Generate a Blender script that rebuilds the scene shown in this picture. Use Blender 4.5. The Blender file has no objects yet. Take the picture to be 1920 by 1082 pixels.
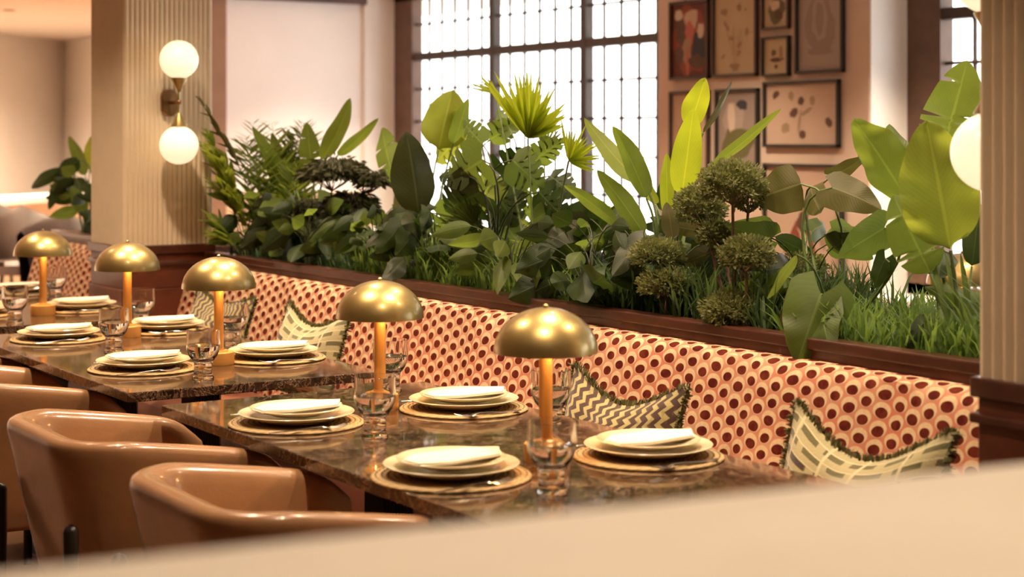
import bpy, math, random
from mathutils import Vector, Matrix
PI = math.pi
random.seed(7)
S, C = math.sin(math.radians(33.1)), math.cos(math.radians(33.1))
F = 3150.0; HZ = 260.0; CH = 1.455
col = bpy.context.scene.collection

# ---------------------------------------------------------------- geometry of the place
def P(px, py, X):
    """point standing on the vertical plane X, seen along a given sight line"""
    t = (px-960)/F; d = X/(S+C*t)
    return Vector((X, d*(C-S*t), CH-(py-HZ)*d/F))
def PY(px, py, Y):
    t = (px-960)/F; d = Y/(C-S*t)
    return Vector((d*(S+C*t), Y, CH-(py-HZ)*d/F))
def dist(p): return p[0]*S+p[1]*C

# ---------------------------------------------------------------- object helpers
def meta(o, label=None, cat=None, group=None, kind=None):
    if label: o['label'] = label
    if cat: o['category'] = cat
    if group: o['group'] = group
    if kind: o['kind'] = kind
    return o
def empty(name, loc=(0,0,0), label=None, cat=None, group=None, rz=0):
    o = bpy.data.objects.new(name, None); col.objects.link(o)
    o.location = loc; o.rotation_euler = (0,0,rz); o.empty_display_size = .05
    return meta(o, label, cat, group)
class MB:
    def __init__(s): s.v=[]; s.f=[]; s.uv=[]; s.mi=[]; s.m=0
    def add(s, vs, fs, uvs=None):
        n=len(s.v); s.v += [tuple(v) for v in vs]
        for k,f in enumerate(fs):
            s.f.append([i+n for i in f]); s.mi.append(s.m)
            s.uv.append([uvs[i] for i in f] if uvs else [(0,0)]*len(f))
        return s
    def box(s, x0,x1,y0,y1,z0,z1):
        vs=[(x,y,z) for x in (x0,x1) for y in (y0,y1) for z in (z0,z1)]
        return s.add(vs, [(0,1,3,2),(4,6,7,5),(0,4,5,1),(2,3,7,6),(0,2,6,4),(1,5,7,3)])
    def grid(s, rows, uvr=None, close=False):
        n=len(rows[0]); vs=[p for r in rows for p in r]; fs=[]
        for i in range(len(rows)-1):
            for j in range(n if close else n-1):
                fs.append((i*n+j, i*n+(j+1)%n, (i+1)*n+(j+1)%n, (i+1)*n+j))
        u=[q for r in uvr for q in r] if uvr else None
        return s.add(vs, fs, u)
    def lathe(s, prof, n=24, c=(0,0,0)):
        rows=[[(c[0]+r*math.cos(2*PI*k/n), c[1]+r*math.sin(2*PI*k/n), c[2]+z) for k in range(n)] for r,z in prof]
        return s.grid(rows, None, True)
    def tube(s, pts, rad, n=8, caps=True):
        pts=[Vector(p) for p in pts]
        if not isinstance(rad,(list,tuple)): rad=[rad]*len(pts)
        rows=[]; up=Vector((0,0,1)); prev=None
        for i,p in enumerate(pts):
            t=(pts[min(i+1,len(pts)-1)]-pts[max(i-1,0)])
            t = t.normalized() if t.length>1e-9 else Vector((0,0,1))
            a = prev if prev is not None else (Vector((1,0,0)) if abs(t.z)>.9 else up)
            a=(a-t*a.dot(t)); a = a.normalized() if a.length>1e-6 else t.orthogonal().normalized()
            prev=a; b=t.cross(a)
            rows.append([p+(a*math.cos(2*PI*k/n)+b*math.sin(2*PI*k/n))*rad[i] for k in range(n)])
        self_n=len(s.v); s.grid(rows,None,True)
        if caps:
            s.add([],[])
            s.f.append([self_n+k for k in range(n)][::-1]); s.mi.append(s.m); s.uv.append([(0,0)]*n)
            m=self_n+(len(rows)-1)*n
            s.f.append([m+k for k in range(n)]); s.mi.append(s.m); s.uv.append([(0,0)]*n)
        return s
    def sphere(s, c, r, n=20, m=12, sz=1):
        prof=[(max(1e-4,r*math.sin(PI*i/m)), -r*sz*math.cos(PI*i/m)) for i in range(m+1)]
        return s.lathe(prof, n, c)
    def build(s, name, mat, parent=None, smooth=True, bevel=0, solid=0, sub=0, label=None, angle=40):
        me=bpy.data.meshes.new(name)
        off=Vector(parent_loc(parent))
        me.from_pydata([tuple(Vector(v)-off) for v in s.v], [], s.f)
        uvl=me.uv_layers.new(name='UVMap'); k=0; flat=[]
        for u in s.uv:
            for q in u: flat += [q[0],q[1]]
        uvl.data.foreach_set('uv', flat)
        mats = mat if isinstance(mat,(list,tuple)) else [mat]
        for m in mats: me.materials.append(m)
        if len(mats)>1: me.polygons.foreach_set('material_index', s.mi)
        me.validate(); me.update()
        if smooth: me.shade_smooth(); me.set_sharp_from_angle(angle=math.radians(angle))
        o=bpy.data.objects.new(name, me); col.objects.link(o)
        if parent is not None: o.parent=parent
        if bevel:
            b=o.modifiers.new('bevel','BEVEL'); b.width=bevel; b.segments=2; b.limit_method='ANGLE'; b.angle_limit=math.radians(35)
        if solid:
            b=o.modifiers.new('solid','SOLIDIFY'); b.thickness=solid; b.offset=0
        if sub:
            b=o.modifiers.new('sub','SUBSURF'); b.levels=sub; b.render_levels=sub
        if label: o['label']=label
        return o
def parent_loc(p):
    l=Vector((0,0,0))
    while p is not None: l=l+Vector(p.location); p=p.parent
    return l
def copy_tree(o, parent=None):
    c=o.copy(); col.objects.link(c)
    if parent is not None: c.parent=parent
    for ch in [x for x in o.children]: copy_tree(ch, c)
    return c
class Kind:
    """first use hands out the prototype, later ones copies of it and its parts"""
    def __init__(s, make): s.make=make; s.p=None; s.used=False
    def get(s, loc, label, rz=0, scale=1):
        if s.p is None: s.p=s.make(); o=s.p
        else: o=copy_tree(s.p)
        o.location=loc; o.rotation_euler=(0,0,rz); o['label']=label
        if scale!=1: o.scale=(scale,)*3
        return o

# ---------------------------------------------------------------- node helpers
class E:
    T=None
    def __init__(s, sock): s.s=sock
    @staticmethod
    def op(o, *a, clamp=False):
        n=E.T.nodes.new('ShaderNodeMath'); n.operation=o; n.use_clamp=clamp
        for i,x in enumerate(a):
            if isinstance(x,E): E.T.links.new(x.s, n.inputs[i])
            else: n.inputs[i].default_value=float(x)
        return E(n.outputs[0])
    def __add__(a,b): return E.op('ADD',a,b)
    __radd__=__add__
    def __sub__(a,b): return E.op('SUBTRACT',a,b)
    def __rsub__(a,b): return E.op('SUBTRACT',b,a)
    def __mul__(a,b): return E.op('MULTIPLY',a,b)
    __rmul__=__mul__
    def __truediv__(a,b): return E.op('DIVIDE',a,b)
    def fr(a): return E.op('FRACT',a)
    def ab(a): return E.op('ABSOLUTE',a)
    def sin(a): return E.op('SINE',a)
    def lt(a,b): return E.op('LESS_THAN',a,b)
    def gt(a,b): return E.op('GREATER_THAN',a,b)
    def mx(a,b): return E.op('MAXIMUM',a,b)
    def mn(a,b): return E.op('MINIMUM',a,b)
    def fl(a): return E.op('FLOOR',a)
    def ss(a,lo,hi):
        n=E.T.nodes.new('ShaderNodeMapRange'); n.interpolation_type='SMOOTHSTEP'; n.clamp=True
        E.T.links.new(a.s,n.inputs[0]); n.inputs[1].default_value=lo; n.inputs[2].default_value=hi
        return E(n.outputs[0])
def newmat(name):
    m=bpy.data.materials.new(name); m.use_nodes=True
    E.T=m.node_tree; b=E.T.nodes['Principled BSDF']
    return m,b
def colmix(f, a, b):
    n=E.T.nodes.new('ShaderNodeMix'); n.data_type='RGBA'
    if isinstance(f,E): E.T.links.new(f.s, n.inputs[0])
    else: n.inputs[0].default_value=f
    for k,x in ((6,a),(7,b)):
        if isinstance(x,E): E.T.links.new(x.s, n.inputs[k])
        else: n.inputs[k].default_value=(*x,1)
    return E(n.outputs[2])
def uv():
    n=E.T.nodes.new('ShaderNodeUVMap'); n.uv_map='UVMap'
    sp=E.T.nodes.new('ShaderNodeSeparateXYZ'); E.T.links.new(n.outputs[0],sp.inputs[0])
    return E(sp.outputs[0]),E(sp.outputs[1])
def objxyz():
    n=E.T.nodes.new('ShaderNodeTexCoord'); sp=E.T.nodes.new('ShaderNodeSeparateXYZ'); E.T.links.new(n.outputs['Object'],sp.inputs[0])
    return [E(o) for o in sp.outputs], E(n.outputs['Object'])
def noise(scale, detail=3, rough=.5, vec=None, dist=0, out=0):
    n=E.T.nodes.new('ShaderNodeTexNoise'); n.inputs['Scale'].default_value=scale; n.inputs['Detail'].default_value=detail
    n.inputs['Roughness'].default_value=rough; n.inputs['Distortion'].default_value=dist
    if vec is None:
        t=E.T.nodes.new('ShaderNodeTexCoord'); vec=E(t.outputs['Object'])
    E.T.links.new(vec.s, n.inputs['Vector'])
    return E(n.outputs[out])
def bump(b, h, strength=.3, distance=.01):
    n=E.T.nodes.new('ShaderNodeBump'); n.inputs['Strength'].default_value=strength; n.inputs['Distance'].default_value=distance
    E.T.links.new(h.s,n.inputs['Height']); E.T.links.new(n.outputs[0], b.inputs['Normal'])
def setc(b, c):
    if isinstance(c,E): E.T.links.new(c.s,b.inputs['Base Color'])
    else: b.inputs['Base Color'].default_value=(*c,1)
def mat(name, c, rough=.5, metal=0, var=.0, vscale=6, coat=0, bmp=0, bscale=60, spec=None, emit=None, estr=0, sheen=0):
    m,b=newmat(name)
    if var:
        n=noise(vscale,4,.6)
        setc(b, colmix(n.ss(.25,.75), tuple(x*(1-var) for x in c), tuple(min(1,x*(1+var)) for x in c)))
    else: setc(b,c)
    b.inputs['Roughness'].default_value=rough; b.inputs['Metallic'].default_value=metal
    b.inputs['Coat Weight'].default_value=coat; b.inputs['Coat Roughness'].default_value=.08
    if spec is not None: b.inputs['Specular IOR Level'].default_value=spec
    if sheen: b.inputs['Sheen Weight'].default_value=sheen
    if emit: b.inputs['Emission Color'].default_value=(*emit,1); b.inputs['Emission Strength'].default_value=estr
    if bmp: bump(b, noise(bscale,3,.6), bmp, .004)
    return m
M={}
M['wall']=mat('wall plaster',(.74,.70,.66),.85,var=.03,vscale=2,bmp=.06,bscale=40)
M['wall_pink']=mat('gallery wall plaster',(.64,.50,.40),.85,var=.03,vscale=2,bmp=.05,bscale=40)
M['wall_white']=mat('white plaster',(.92,.90,.88),.8,var=.02,vscale=2)
M['reveal']=mat('daylit reveal white',(.93,.91,.88),.6)  # whiter than the walls to stand for window light on the reveals
M['ceiling']=mat('ceiling paint',(.82,.77,.70),.9,var=.02,vscale=1.5)
M['floor']=mat('oak floor',(.22,.11,.06),.4,var=.35,vscale=3)
M['reed']=mat('cream reeded plaster',(.74,.60,.42),.6,var=.03,vscale=8)
M['wood']=mat('mahogany',(.125,.030,.013),.42,var=.25,vscale=9,coat=.15)
M['trimwood']=mat('dark mahogany rail',(.070,.018,.010),.34,var=.25,vscale=12,coat=.3)
M['frame_win']=mat('bronze window bar',(.045,.028,.02),.5,var=.15,vscale=10)
M['frame_wood']=mat('brown window jamb',(.12,.06,.035),.5,var=.2,vscale=8)
M['brown_trim']=mat('brown painted trim',(.30,.17,.10),.6,var=.1)
M['dark_wall']=mat('dark low-bounce wall',(.22,.12,.07),.6,var=.2)  # unseen walls, toned dark to cut the light they bounce back
M['terracotta']=mat('terracotta leather',(.30,.105,.06),.45,var=.1)
M['dark']=mat('near black lacquer',(.012,.010,.009),.35,var=.2)
M['leather']=mat('tan peach leather',(.40,.205,.095),.26,var=.07,vscale=12,coat=.5,bmp=.12,bscale=220)
M['leather_brown']=mat('brown leather',(.045,.024,.016),.6,var=.15)
M['cream_leather']=mat('cream leather',(.84,.76,.66),.5,var=.05,vscale=5,bmp=.05,bscale=160)
M['tan_panel']=mat('tan upholstery',(.62,.44,.29),.7,var=.05)
M['brass']=mat('brushed brass',(.50,.37,.14),.36,.92,var=.04,vscale=20,coat=.8)
M['brass'].node_tree.nodes['Principled BSDF'].inputs['Coat Roughness'].default_value=.11
M['brass_dark']=mat('aged bronze',(.33,.18,.08),.28,1,var=.05)
M['stem']=mat('amber brass',(.88,.46,.13),.5,.3,var=.04)
M['porcelain']=mat('cream stoneware glaze',(.78,.66,.44),.22,var=.02,vscale=20,coat=.4)
M['napkin']=mat('ivory linen',(.93,.88,.70),.85,bmp=.15,bscale=400)
M['steel']=mat('polished cutlery steel',(.62,.58,.52),.16,1)
M['soil']=mat('potting soil',(.03,.018,.01),.95,var=.5,vscale=60,bmp=.6,bscale=90)
M['bark']=mat('twig bark',(.16,.085,.045),.8,var=.3,vscale=60,bmp=.3)
M['fringe']=mat('olive fringe',(.12,.11,.035),.9,var=.3,vscale=80)
M['white_top']=mat('white table top',(.85,.82,.76),.3)

def globe_mat():
    m,b=newmat('opal globe glass'); setc(b,(1,.9,.72))
    b.inputs['Emission Color'].default_value=(1,.80,.52,1); b.inputs['Emission Strength'].default_value=1.0
    b.inputs['Roughness'].default_value=.25
    return m
M['globe']=globe_mat()
M['lens']=mat('lit downlight lens',(1,.8,.5),.4,emit=(1,.72,.40),estr=40)

def marble():
    m,b=newmat('dark emperador marble')
    xyz,o=objxyz()
    n1=noise(3.2,8,.62,o,1.2); n2=noise(9,10,.7,o,2.2); n3=noise(5,6,.6,o,3)
    base=colmix(n1.ss(.35,.7),(.020,.010,.006),(.115,.058,.032))
    vein=(n2-.5).ab(); v=1-vein.ss(0,.022)
    v2=1-(n3-.5).ab().ss(0,.012)
    c=colmix(v*.6, base,(.40,.25,.15)); c=colmix(v2*.6,c,(.55,.38,.25))
    setc(b,c); b.inputs['Roughness'].default_value=.09; b.inputs['Coat Weight'].default_value=.3; b.inputs['Coat Roughness'].default_value=.04
    b.inputs['Specular IOR Level'].default_value=.5
    return m
M['marble']=marble()

def dots():
    m,b=newmat('dotted ogee upholstery')
    u,v=uv()
    w1=(noise(14,2,.5)-.5)*.012; w2=(noise(11,2,.5,None,0.3)-.5)*.010
    u=u+w1; v=v+w2
    A,B=.100,.0435
    def wrap(x,p): return ((x/p+.5).fr()-.5)*p
    def ell(x,y,a,bb): return (x/a)*(x/a)+(y/bb)*(y/bb)
    dA=ell(wrap(u,A),wrap(v,B),.0195,.0132); dB=ell(wrap(u+.05,A),wrap(v+B/2,B),.0165,.0125)
    tA=ell(wrap(u,A),wrap(v-.0062,B),.0268,.0205); tB=ell(wrap(u+.05,A),wrap(v+B/2-.0062,B),.0245,.0195)
    dot=1-dA.mn(dB).ss(.82,1.12)
    tear=1-tA.mn(tB).ss(.8,1.05)
    grain=noise(90,3,.7)
    bg=colmix(noise(7,3,.6).ss(.35,.65),(.56,.19,.115),(.60,.30,.19))
    cream=colmix(grain.ss(.3,.7),(.66,.45,.26),(.74,.55,.34))
    dc=colmix(noise(25,3,.6).ss(.35,.65),(.085,.006,.004),(.15,.022,.008))
    c=colmix(tear,bg,cream); c=colmix(dot,c,dc)
    setc(b,c); b.inputs['Roughness'].default_value=.9; b.inputs['Specular IOR Level'].default_value=.15
    bump(b,grain,.15,.002)
    return m
M['dots']=dots()
def zig():
    m,b=newmat('zigzag woven cushion'); u,v=uv()
    tri=((v*9).fr()-.5).ab()
    s=((u*13+tri*.9+(noise(18)-.5)*.35).fr())
    cream=1-s.ss(.40,.50)
    side=(u-.5).ab()
    c=colmix(cream,(.055,.022,.014),(.42,.34,.14))
    c=colmix(noise(50).ss(.55,.7)*.4,c,(.14,.11,.04))
    setc(b,c); b.inputs['Roughness'].default_value=.9; b.inputs['Sheen Weight'].default_value=.3; bump(b,s+noise(200)*.4,.35,.004)
    return m
M['zig']=zig()
def chk():
    m,b=newmat('checked woven cushion'); u,v=uv()
    n=(noise(12)-.5)*.02
    vv=(v+n)*8; uu=(u+n)*5.2
    row=vv.fl(); fv=vv.fr(); fu=(uu+(row*.5).fr()*.8).fr()
    olive=fv.lt(.42)*fu.lt(.72)
    c=colmix(olive,(.40,.34,.18),(.11,.095,.03))
    dark=((v*2.0+.62).fr().gt(.86))*((u*1.7+.1).fr().lt(.52))
    c=colmix(dark,c,(.045,.018,.012))
    line=((u*4.2+(v*2.4).sin()*.12).fr()-.5).ab().lt(.04).mx((vv.fr()-.47).ab().lt(.05))
    c=colmix(line,c,(.56,.49,.29))
    setc(b,c); b.inputs['Roughness'].default_value=.9; b.inputs['Sheen Weight'].default_value=.3; bump(b,noise(160),.4,.003)
    return m
M['chk']=chk()
def mattex():
    m,b=newmat('coiled seagrass cord'); xyz,o=objxyz()
    x,y,z=xyz
    r=E.op('SQRT',x*x+y*y)
    ring=(r*75).fr(); a=E.op('ARCTAN2',y,x)
    tw=(a*40+r*600).sin()
    c=colmix(ring.ss(.55,.8)*1.0,(.48,.31,.13),(.055,.03,.015)); c=colmix((tw*.5+.5)*.35,c,(.68,.50,.26))
    setc(b,c); b.inputs['Roughness'].default_value=.75; bump(b,(1-(ring-.4).ab()*2)+tw*.2,.8,.003)
    return m
M['mat']=mattex()
def glassm():
    m,b=newmat('clear drinking glass'); setc(b,(1,1,1))
    b.inputs['Roughness'].default_value=0; b.inputs['Transmission Weight'].default_value=1; b.inputs['IOR'].default_value=1.45
    return m
M['glass']=glassm()
M['water']=glassm(); M['water'].name='drinking water'; M['water'].node_tree.nodes['Principled BSDF'].inputs['IOR'].default_value=1.33
def panem():
    m=bpy.data.materials.new('window glass'); m.use_nodes=True; t=m.node_tree; t.nodes.clear()
    o=t.nodes.new('ShaderNodeOutputMaterial'); mx=t.nodes.new('ShaderNodeMixShader'); tr=t.nodes.new('ShaderNodeBsdfTransparent'); g=t.nodes.new('ShaderNodeBsdfGlossy')
    g.inputs['Roughness'].default_value=.02; mx.inputs[0].default_value=.06
    t.links.new(tr.outputs[0],mx.inputs[1]); t.links.new(g.outputs[0],mx.inputs[2]); t.links.new(mx.outputs[0],o.inputs[0])
    return m
M['pane']=panem()
def leafm(name, c, tc, rough=.46, trans=.42, ribs=16, vein=.35):
    m,b=newmat(name); t=E.T
    u,v=uv()
    mid=1-(u-.5).ab().ss(.010,.035)
    sv=((v*ribs - (u-.5).ab()*ribs*.55).fr()-.5).ab(); side=(1-sv.ss(0,.09))
    oi=t.nodes.new('ShaderNodeObjectInfo'); rnd=E(oi.outputs['Random'])
    base=colmix(noise(9,3,.6).ss(.3,.7), tuple(x*.75 for x in c), tuple(min(1,x*1.2) for x in c))
    base=colmix(rnd*.35, base, tuple(x*.6 for x in c))
    lite=tuple(min(1,x*1.7+.03) for x in c)
    base=colmix(mid*.7, base, lite); base=colmix(side*vein, base, tuple(x*1.35 for x in c))
    setc(b,base); b.inputs['Roughness'].default_value=rough; b.inputs['Specular IOR Level'].default_value=.28
    bump(b, sv*.5+mid, .25,.004)
    tr=t.nodes.new('ShaderNodeBsdfTranslucent')
    tcm=colmix(side*.3+mid*.4, tc, tuple(min(1,x*1.5) for x in tc)); t.links.new(tcm.s,tr.inputs[0])
    mx=t.nodes.new('ShaderNodeMixShader'); mx.inputs[0].default_value=trans
    t.links.new(b.outputs[0],mx.inputs[1]); t.links.new(tr.outputs[0],mx.inputs[2])
    t.links.new(mx.outputs[0], t.nodes['Material Output'].inputs[0])
    return m
M['lime']=leafm('lime leaf',(.26,.32,.02),(.66,.76,.04),trans=.58)
M['lime2']=leafm('bright banana leaf',(.20,.25,.035),(.46,.53,.06),trans=.52,ribs=22)
M['green']=leafm('mid green leaf',(.085,.12,.025),(.26,.36,.05),trans=.42)
M['bop']=leafm('strelitzia leaf',(.115,.155,.025),(.34,.44,.05),trans=.46,ribs=26,vein=.2)
M['dark_leaf']=leafm('dark green leaf',(.030,.048,.014),(.07,.12,.015),trans=.25)
M['deep']=leafm('deep green leaf',(.032,.038,.012),(.06,.07,.012),trans=.18)
M['olive']=leafm('olive leaf',(.10,.088,.028),(.15,.14,.03),trans=.3)
M['grass']=leafm('grass blade',(.10,.17,.04),(.28,.42,.07),trans=.4,vein=0)
M['grass_dark']=leafm('dark grass blade',(.055,.10,.035),(.13,.20,.05),trans=.35,vein=0)
M['topiary']=leafm('topiary sprig',(.19,.19,.075),(.24,.26,.07),trans=.35,vein=0)
M['topiary_dark']=leafm('dark schefflera sprig',(.060,.058,.025),(.09,.09,.02),trans=.2,vein=0)
M['stalk']=mat('green stalk',(.12,.17,.04),.5,var=.2,vscale=20)
M['stalk_dark']=mat('dark stalk',(.05,.06,.025),.5,var=.2,vscale=20)

# ---------------------------------------------------------------- the room
def struct(name, mb, m, **k):
    o=mb.build(name,m,**k); o['kind']='structure'; return o
CZ=2.65
struct('floor', MB().box(-2.6,8.2,-2.6,21,-.1,0), M['floor'])
struct('ceiling', MB().box(-2.6,8.2,-2.6,21,CZ,CZ+.1), M['ceiling'])
struct('trim_1', MB().box(4.9,6.62,12.36,12.44,2.57,CZ), M['trimwood'])           # rail over the end wall
struct('wall_left', MB().box(-2.6,-2.5,-2.6,14,0,CZ), M['dark_wall'])
struct('wall_front', MB().box(-2.6,8.2,-2.7,-2.6,0,CZ), M['dark_wall'])
# far diagonal wall
a=Vector((6.75,20.3,0)); bpt=Vector((-2.5,11.65,0)); nrm=Vector((-(bpt-a).y,(bpt-a).x,0)).normalized()*-.12
mb=MB(); q=[a,bpt,bpt+nrm,a+nrm]
mb.add([tuple(p) for p in q]+[(p.x,p.y,CZ) for p in q],[(0,1,2,3),(4,7,6,5),(0,4,5,1),(1,5,6,2),(2,6,7,3),(3,7,4,0)])
struct('wall_back', mb, M['wall'])
# window wall: piers between the windows
WX=6.62
mb=MB()
mb.box(WX,7.15,12.42,20.6,0,CZ)
mb.box(WX,7.15,-2.6,-1.2,0,CZ)
for y0,y1 in ((8.45,12.42),(2.6,6.585),(-1.2,1.6)):
    mb.box(WX,7.15,y0,y1,0,.55)
struct('wall_right', mb, M['wall_white'])
struct('wall_gallery', MB().box(WX,7.15,6.60,8.45,0,CZ), [M['wall_pink']])
struct('trim_8', MB().box(WX+.004,6.90,6.585,6.60,.6,CZ), M['reveal'])  # added liner, its whiteness carries the daylight on this reveal
struct('trim_9', MB().box(WX+.004,6.90,12.405,12.42,.6,CZ), M['reveal'])  # same added bright liner at the end window
struct('wall_pier', MB().box(WX,7.15,1.6,2.6,0,CZ), [M['wall_pink']])
struct('wall_end', MB().box(5.38,6.62,12.45,12.65,0,CZ), M['wall_white'])
struct('trim_2', MB().box(5.20,5.38,12.40,12.70,0,CZ), M['brown_trim'])
struct('trim_3', MB().box(5.08,5.13,12.75,12.85,0,2.2), M['dark'])
for i,(y0,y1) in enumerate(((8.45,12.42),(2.6,6.585),(-1.2,1.6))):
    struct('trim_%d'%(4+i), MB().box(WX-.03,6.90,y0,y1,.55,.60), M['white_top'], bevel=.004)

def window(n, y0, y1, mull, left_jamb):
    e=empty('window_%d'%n,(6.95,y0,.6)); e['kind']='structure'
    X=6.95; zt=CZ; zb=.6; T=2.13
    mb=MB()
    mb.box(X-.05,X+.05,y1-left_jamb,y1,zb,zt); mb.box(X-.04,X+.04,y0,y0+.06,zb,zt)
    mb.box(X-.05,X+.05,y0,y1,zt-.05,zt); mb.box(X-.05,X+.05,y0,y1,zb,zb+.06)
    mb.build('window_frame',M['frame_wood'],e,smooth=False)
    mb=MB()
    for y in mull: mb.box(X-.045,X+.03,y-.033,y+.033,zb,zt)
    mb.box(X-.04,X+.03,y0,y1,T-.032,T+.032)
    mb.build('mullion',M['frame_win'],e,bevel=.004,smooth=False)
    mb=MB(); edges=[y0+.03]+sorted(mull)+[y1-left_jamb]
    ys=[]
    for a_,b_ in zip(edges[:-1],edges[1:]):
        k=max(1,round((b_-a_)/.2))
        ys += [a_+(b_-a_)*i/k for i in range(1,k)]
    zs=[T+.267*k for k in range(-5,3) if k!=0 and zb<T+.267*k<zt]
    for y in ys: mb.box(X-.009,X+.009,y-.009,y+.009,zb,zt)
    for z in zs: mb.box(X-.009,X+.009,y0,y1,z-.009,z+.009)
    for y in ys:
        for z in zs+[T-.03,T+.03]: mb.sphere((X,y,z),.019,6,4)
    mb.build('glazing_bar',M['frame_win'],e,smooth=False)
    MB().box(X+.012,X+.016,y0,y1,zb,zt).build('pane',M['pane'],e,smooth=False)
window(1, 8.45,12.40,[8.47+1.21,10.89],.30)
window(2, 2.60,6.585,[3.7,4.95],.24)
window(3,-1.20,1.60,[.2],.1)  # unseen window, added for its reflections

# reeded pillars on mahogany plinths
def pillar(y0,y1,x0,x1,name='pillar',r=.011,amp=.0065):
    e=empty(name,(x0,y0,0)); e['kind']='structure'
    zt=CZ; zb=.985
    mb=MB()
    pts=[]
    def side(p,q,nx,ny):
        L=math.hypot(q[0]-p[0],q[1]-p[1]); n=round(L/(2*r)); 
        for i in range(n):
            for k in range(4):
                s=(i+k/4)/n; h=math.sin(PI*k/4)*amp
                pts.append((p[0]+(q[0]-p[0])*s+nx*h, p[1]+(q[1]-p[1])*s+ny*h))
    side((x0,y0),(x1,y0),0,-1); side((x1,y0),(x1,y1),1,0); side((x1,y1),(x0,y1),0,1); side((x0,y1),(x0,y0),-1,0)
    mb.grid([[(x,y,z) for x,y in pts] for z in (zb,zt)],None,True)
    mb.build('shaft',M['reed'],e)
    MB().box(x0-.012,x1+.012,y0-.012,y1+.012,0,.80).box(x0-.004,x1+.004,y0-.004,y1+.004,.80,.95).build('plinth',M['wood'],e,smooth=False,bevel=.004)
    MB().box(x0-.016,x1+.016,y0-.016,y1+.016,.95,.99).box(x0-.017,x1+.017,y0-.017,y1+.017,.90,.92).build('cap_rail',M['trimwood'],e,smooth=False,bevel=.005)
pillar(7.0,7.41,2.56,2.965)
pillar(1.84,2.25,2.56,2.965,r=.0137,amp=.010)

# ---------------------------------------------------------------- sconces
def make_sconce():
    e=empty('globe_wall_sconce',(0,0,0),'x','wall light','twin globe sconces on the reeded pillars')
    # local: wall plane is y=0, light hangs at y=-.12
    mb=MB(); n=28; prof=[]
    def ring(s,y): return [(s*.038*math.cos(a_), y, (.022 if math.sin(a_)>=0 else -.022)+s*.038*math.sin(a_)) for a_ in [2*PI*k/n for k in range(n)]]
    mb.grid([ring(1,0),ring(1,-.016),ring(.9,-.020),ring(.01,-.021)],None,True).build('backplate',M['brass_dark'],e)
    MB().tube([(0,-.018,0),(0,-.12,0)],.007,10).sphere((0,-.12,0),.012,12,8).build('arm',M['brass_dark'],e)
    MB().tube([(0,-.12,-.075),(0,-.12,.075)],.006,10).build('rod',M['brass'],e)
    for s in (1,-1):
        c=MB().lathe([(.006,s*.045),(.010,s*.055),(.036,s*.103),(.036,s*.106),(.01,s*.104)],24,(0,-.12,0)).build('cone',M['brass'],e)
        g=MB().sphere((0,-.12,s*.185),.083,32,20).build('globe',M['globe'],c)
    return e
sc=Kind(make_sconce)
sc.get((2.76,6.99,1.612),'brass wall sconce with two glowing white globes on the far reeded pillar')
s2=sc.get((2.74,2.26,1.612),'white globe sconce half hidden behind the right-hand pillar',rz=PI)
def light(name,typ,loc,energy,color,**k):
    l=bpy.data.lights.new(name,typ); l.energy=energy; l.color=color
    for a_,b_ in k.items():
        if a_!='rot': setattr(l,a_,b_)
    o=bpy.data.objects.new(name,l); col.objects.link(o); o.location=loc; o.rotation_euler=k.get('rot',(0,0,0)); return o
WARM=(1,.77,.53)

# ---------------------------------------------------------------- ceiling downlights, some added to brighten walls
def make_down():
    e=empty('ceiling_downlight',(0,0,0),'x','ceiling light','recessed downlights in the ceiling')
    MB().lathe([(.060,0),(.062,-.008),(.045,-.010),(.043,0)],28).build('trim_ring',M['brass_dark'],e)
    MB().lathe([(.0001,-.003),(.042,-.003)],24).build('lens',M['lens'],e)
    return e
dk=Kind(make_down)
DL=[(1.62,2.5,26),(1.62,4.1,30),(1.62,5.7,30),(1.62,7.3,26),(2.5,3.4,34),(2.5,5.0,34),(2.35,6.2,32),(2.2,8.4,26),
    (3.15,2.7,24),(3.15,4.2,24),(3.15,5.6,24),(4.2,3.4,20),(4.2,5.6,20),(4.2,8.0,20),(5.7,7.5,62),(0.9,.7,20),(2.2,10.2,34),(.6,8.6,20),(5.3,10.0,170),  # booth and end-wall spots here are added to brighten them
    (1.5,12.2,110),(3.2,13.6,170),(4.6,15.6,230),(4.9,17.4,120),(3.3,12.2,90),(6.25,5.7,110),(6.0,11.4,80)]  # far-room and window-reveal spots, added to brighten those surfaces
for i,(x,y,p) in enumerate(DL):
    if not p: continue
    dk.get((x,y,CZ),'small recessed brass-ringed ceiling downlight, some added to brighten walls')
    light('downlight_beam','SPOT',(x,y,CZ-.03),p*3.75*(1.6 if y>12 else 1),WARM,spot_size=math.radians(150 if y>12 else 105),spot_blend=.9,shadow_soft_size=.05)

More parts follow.
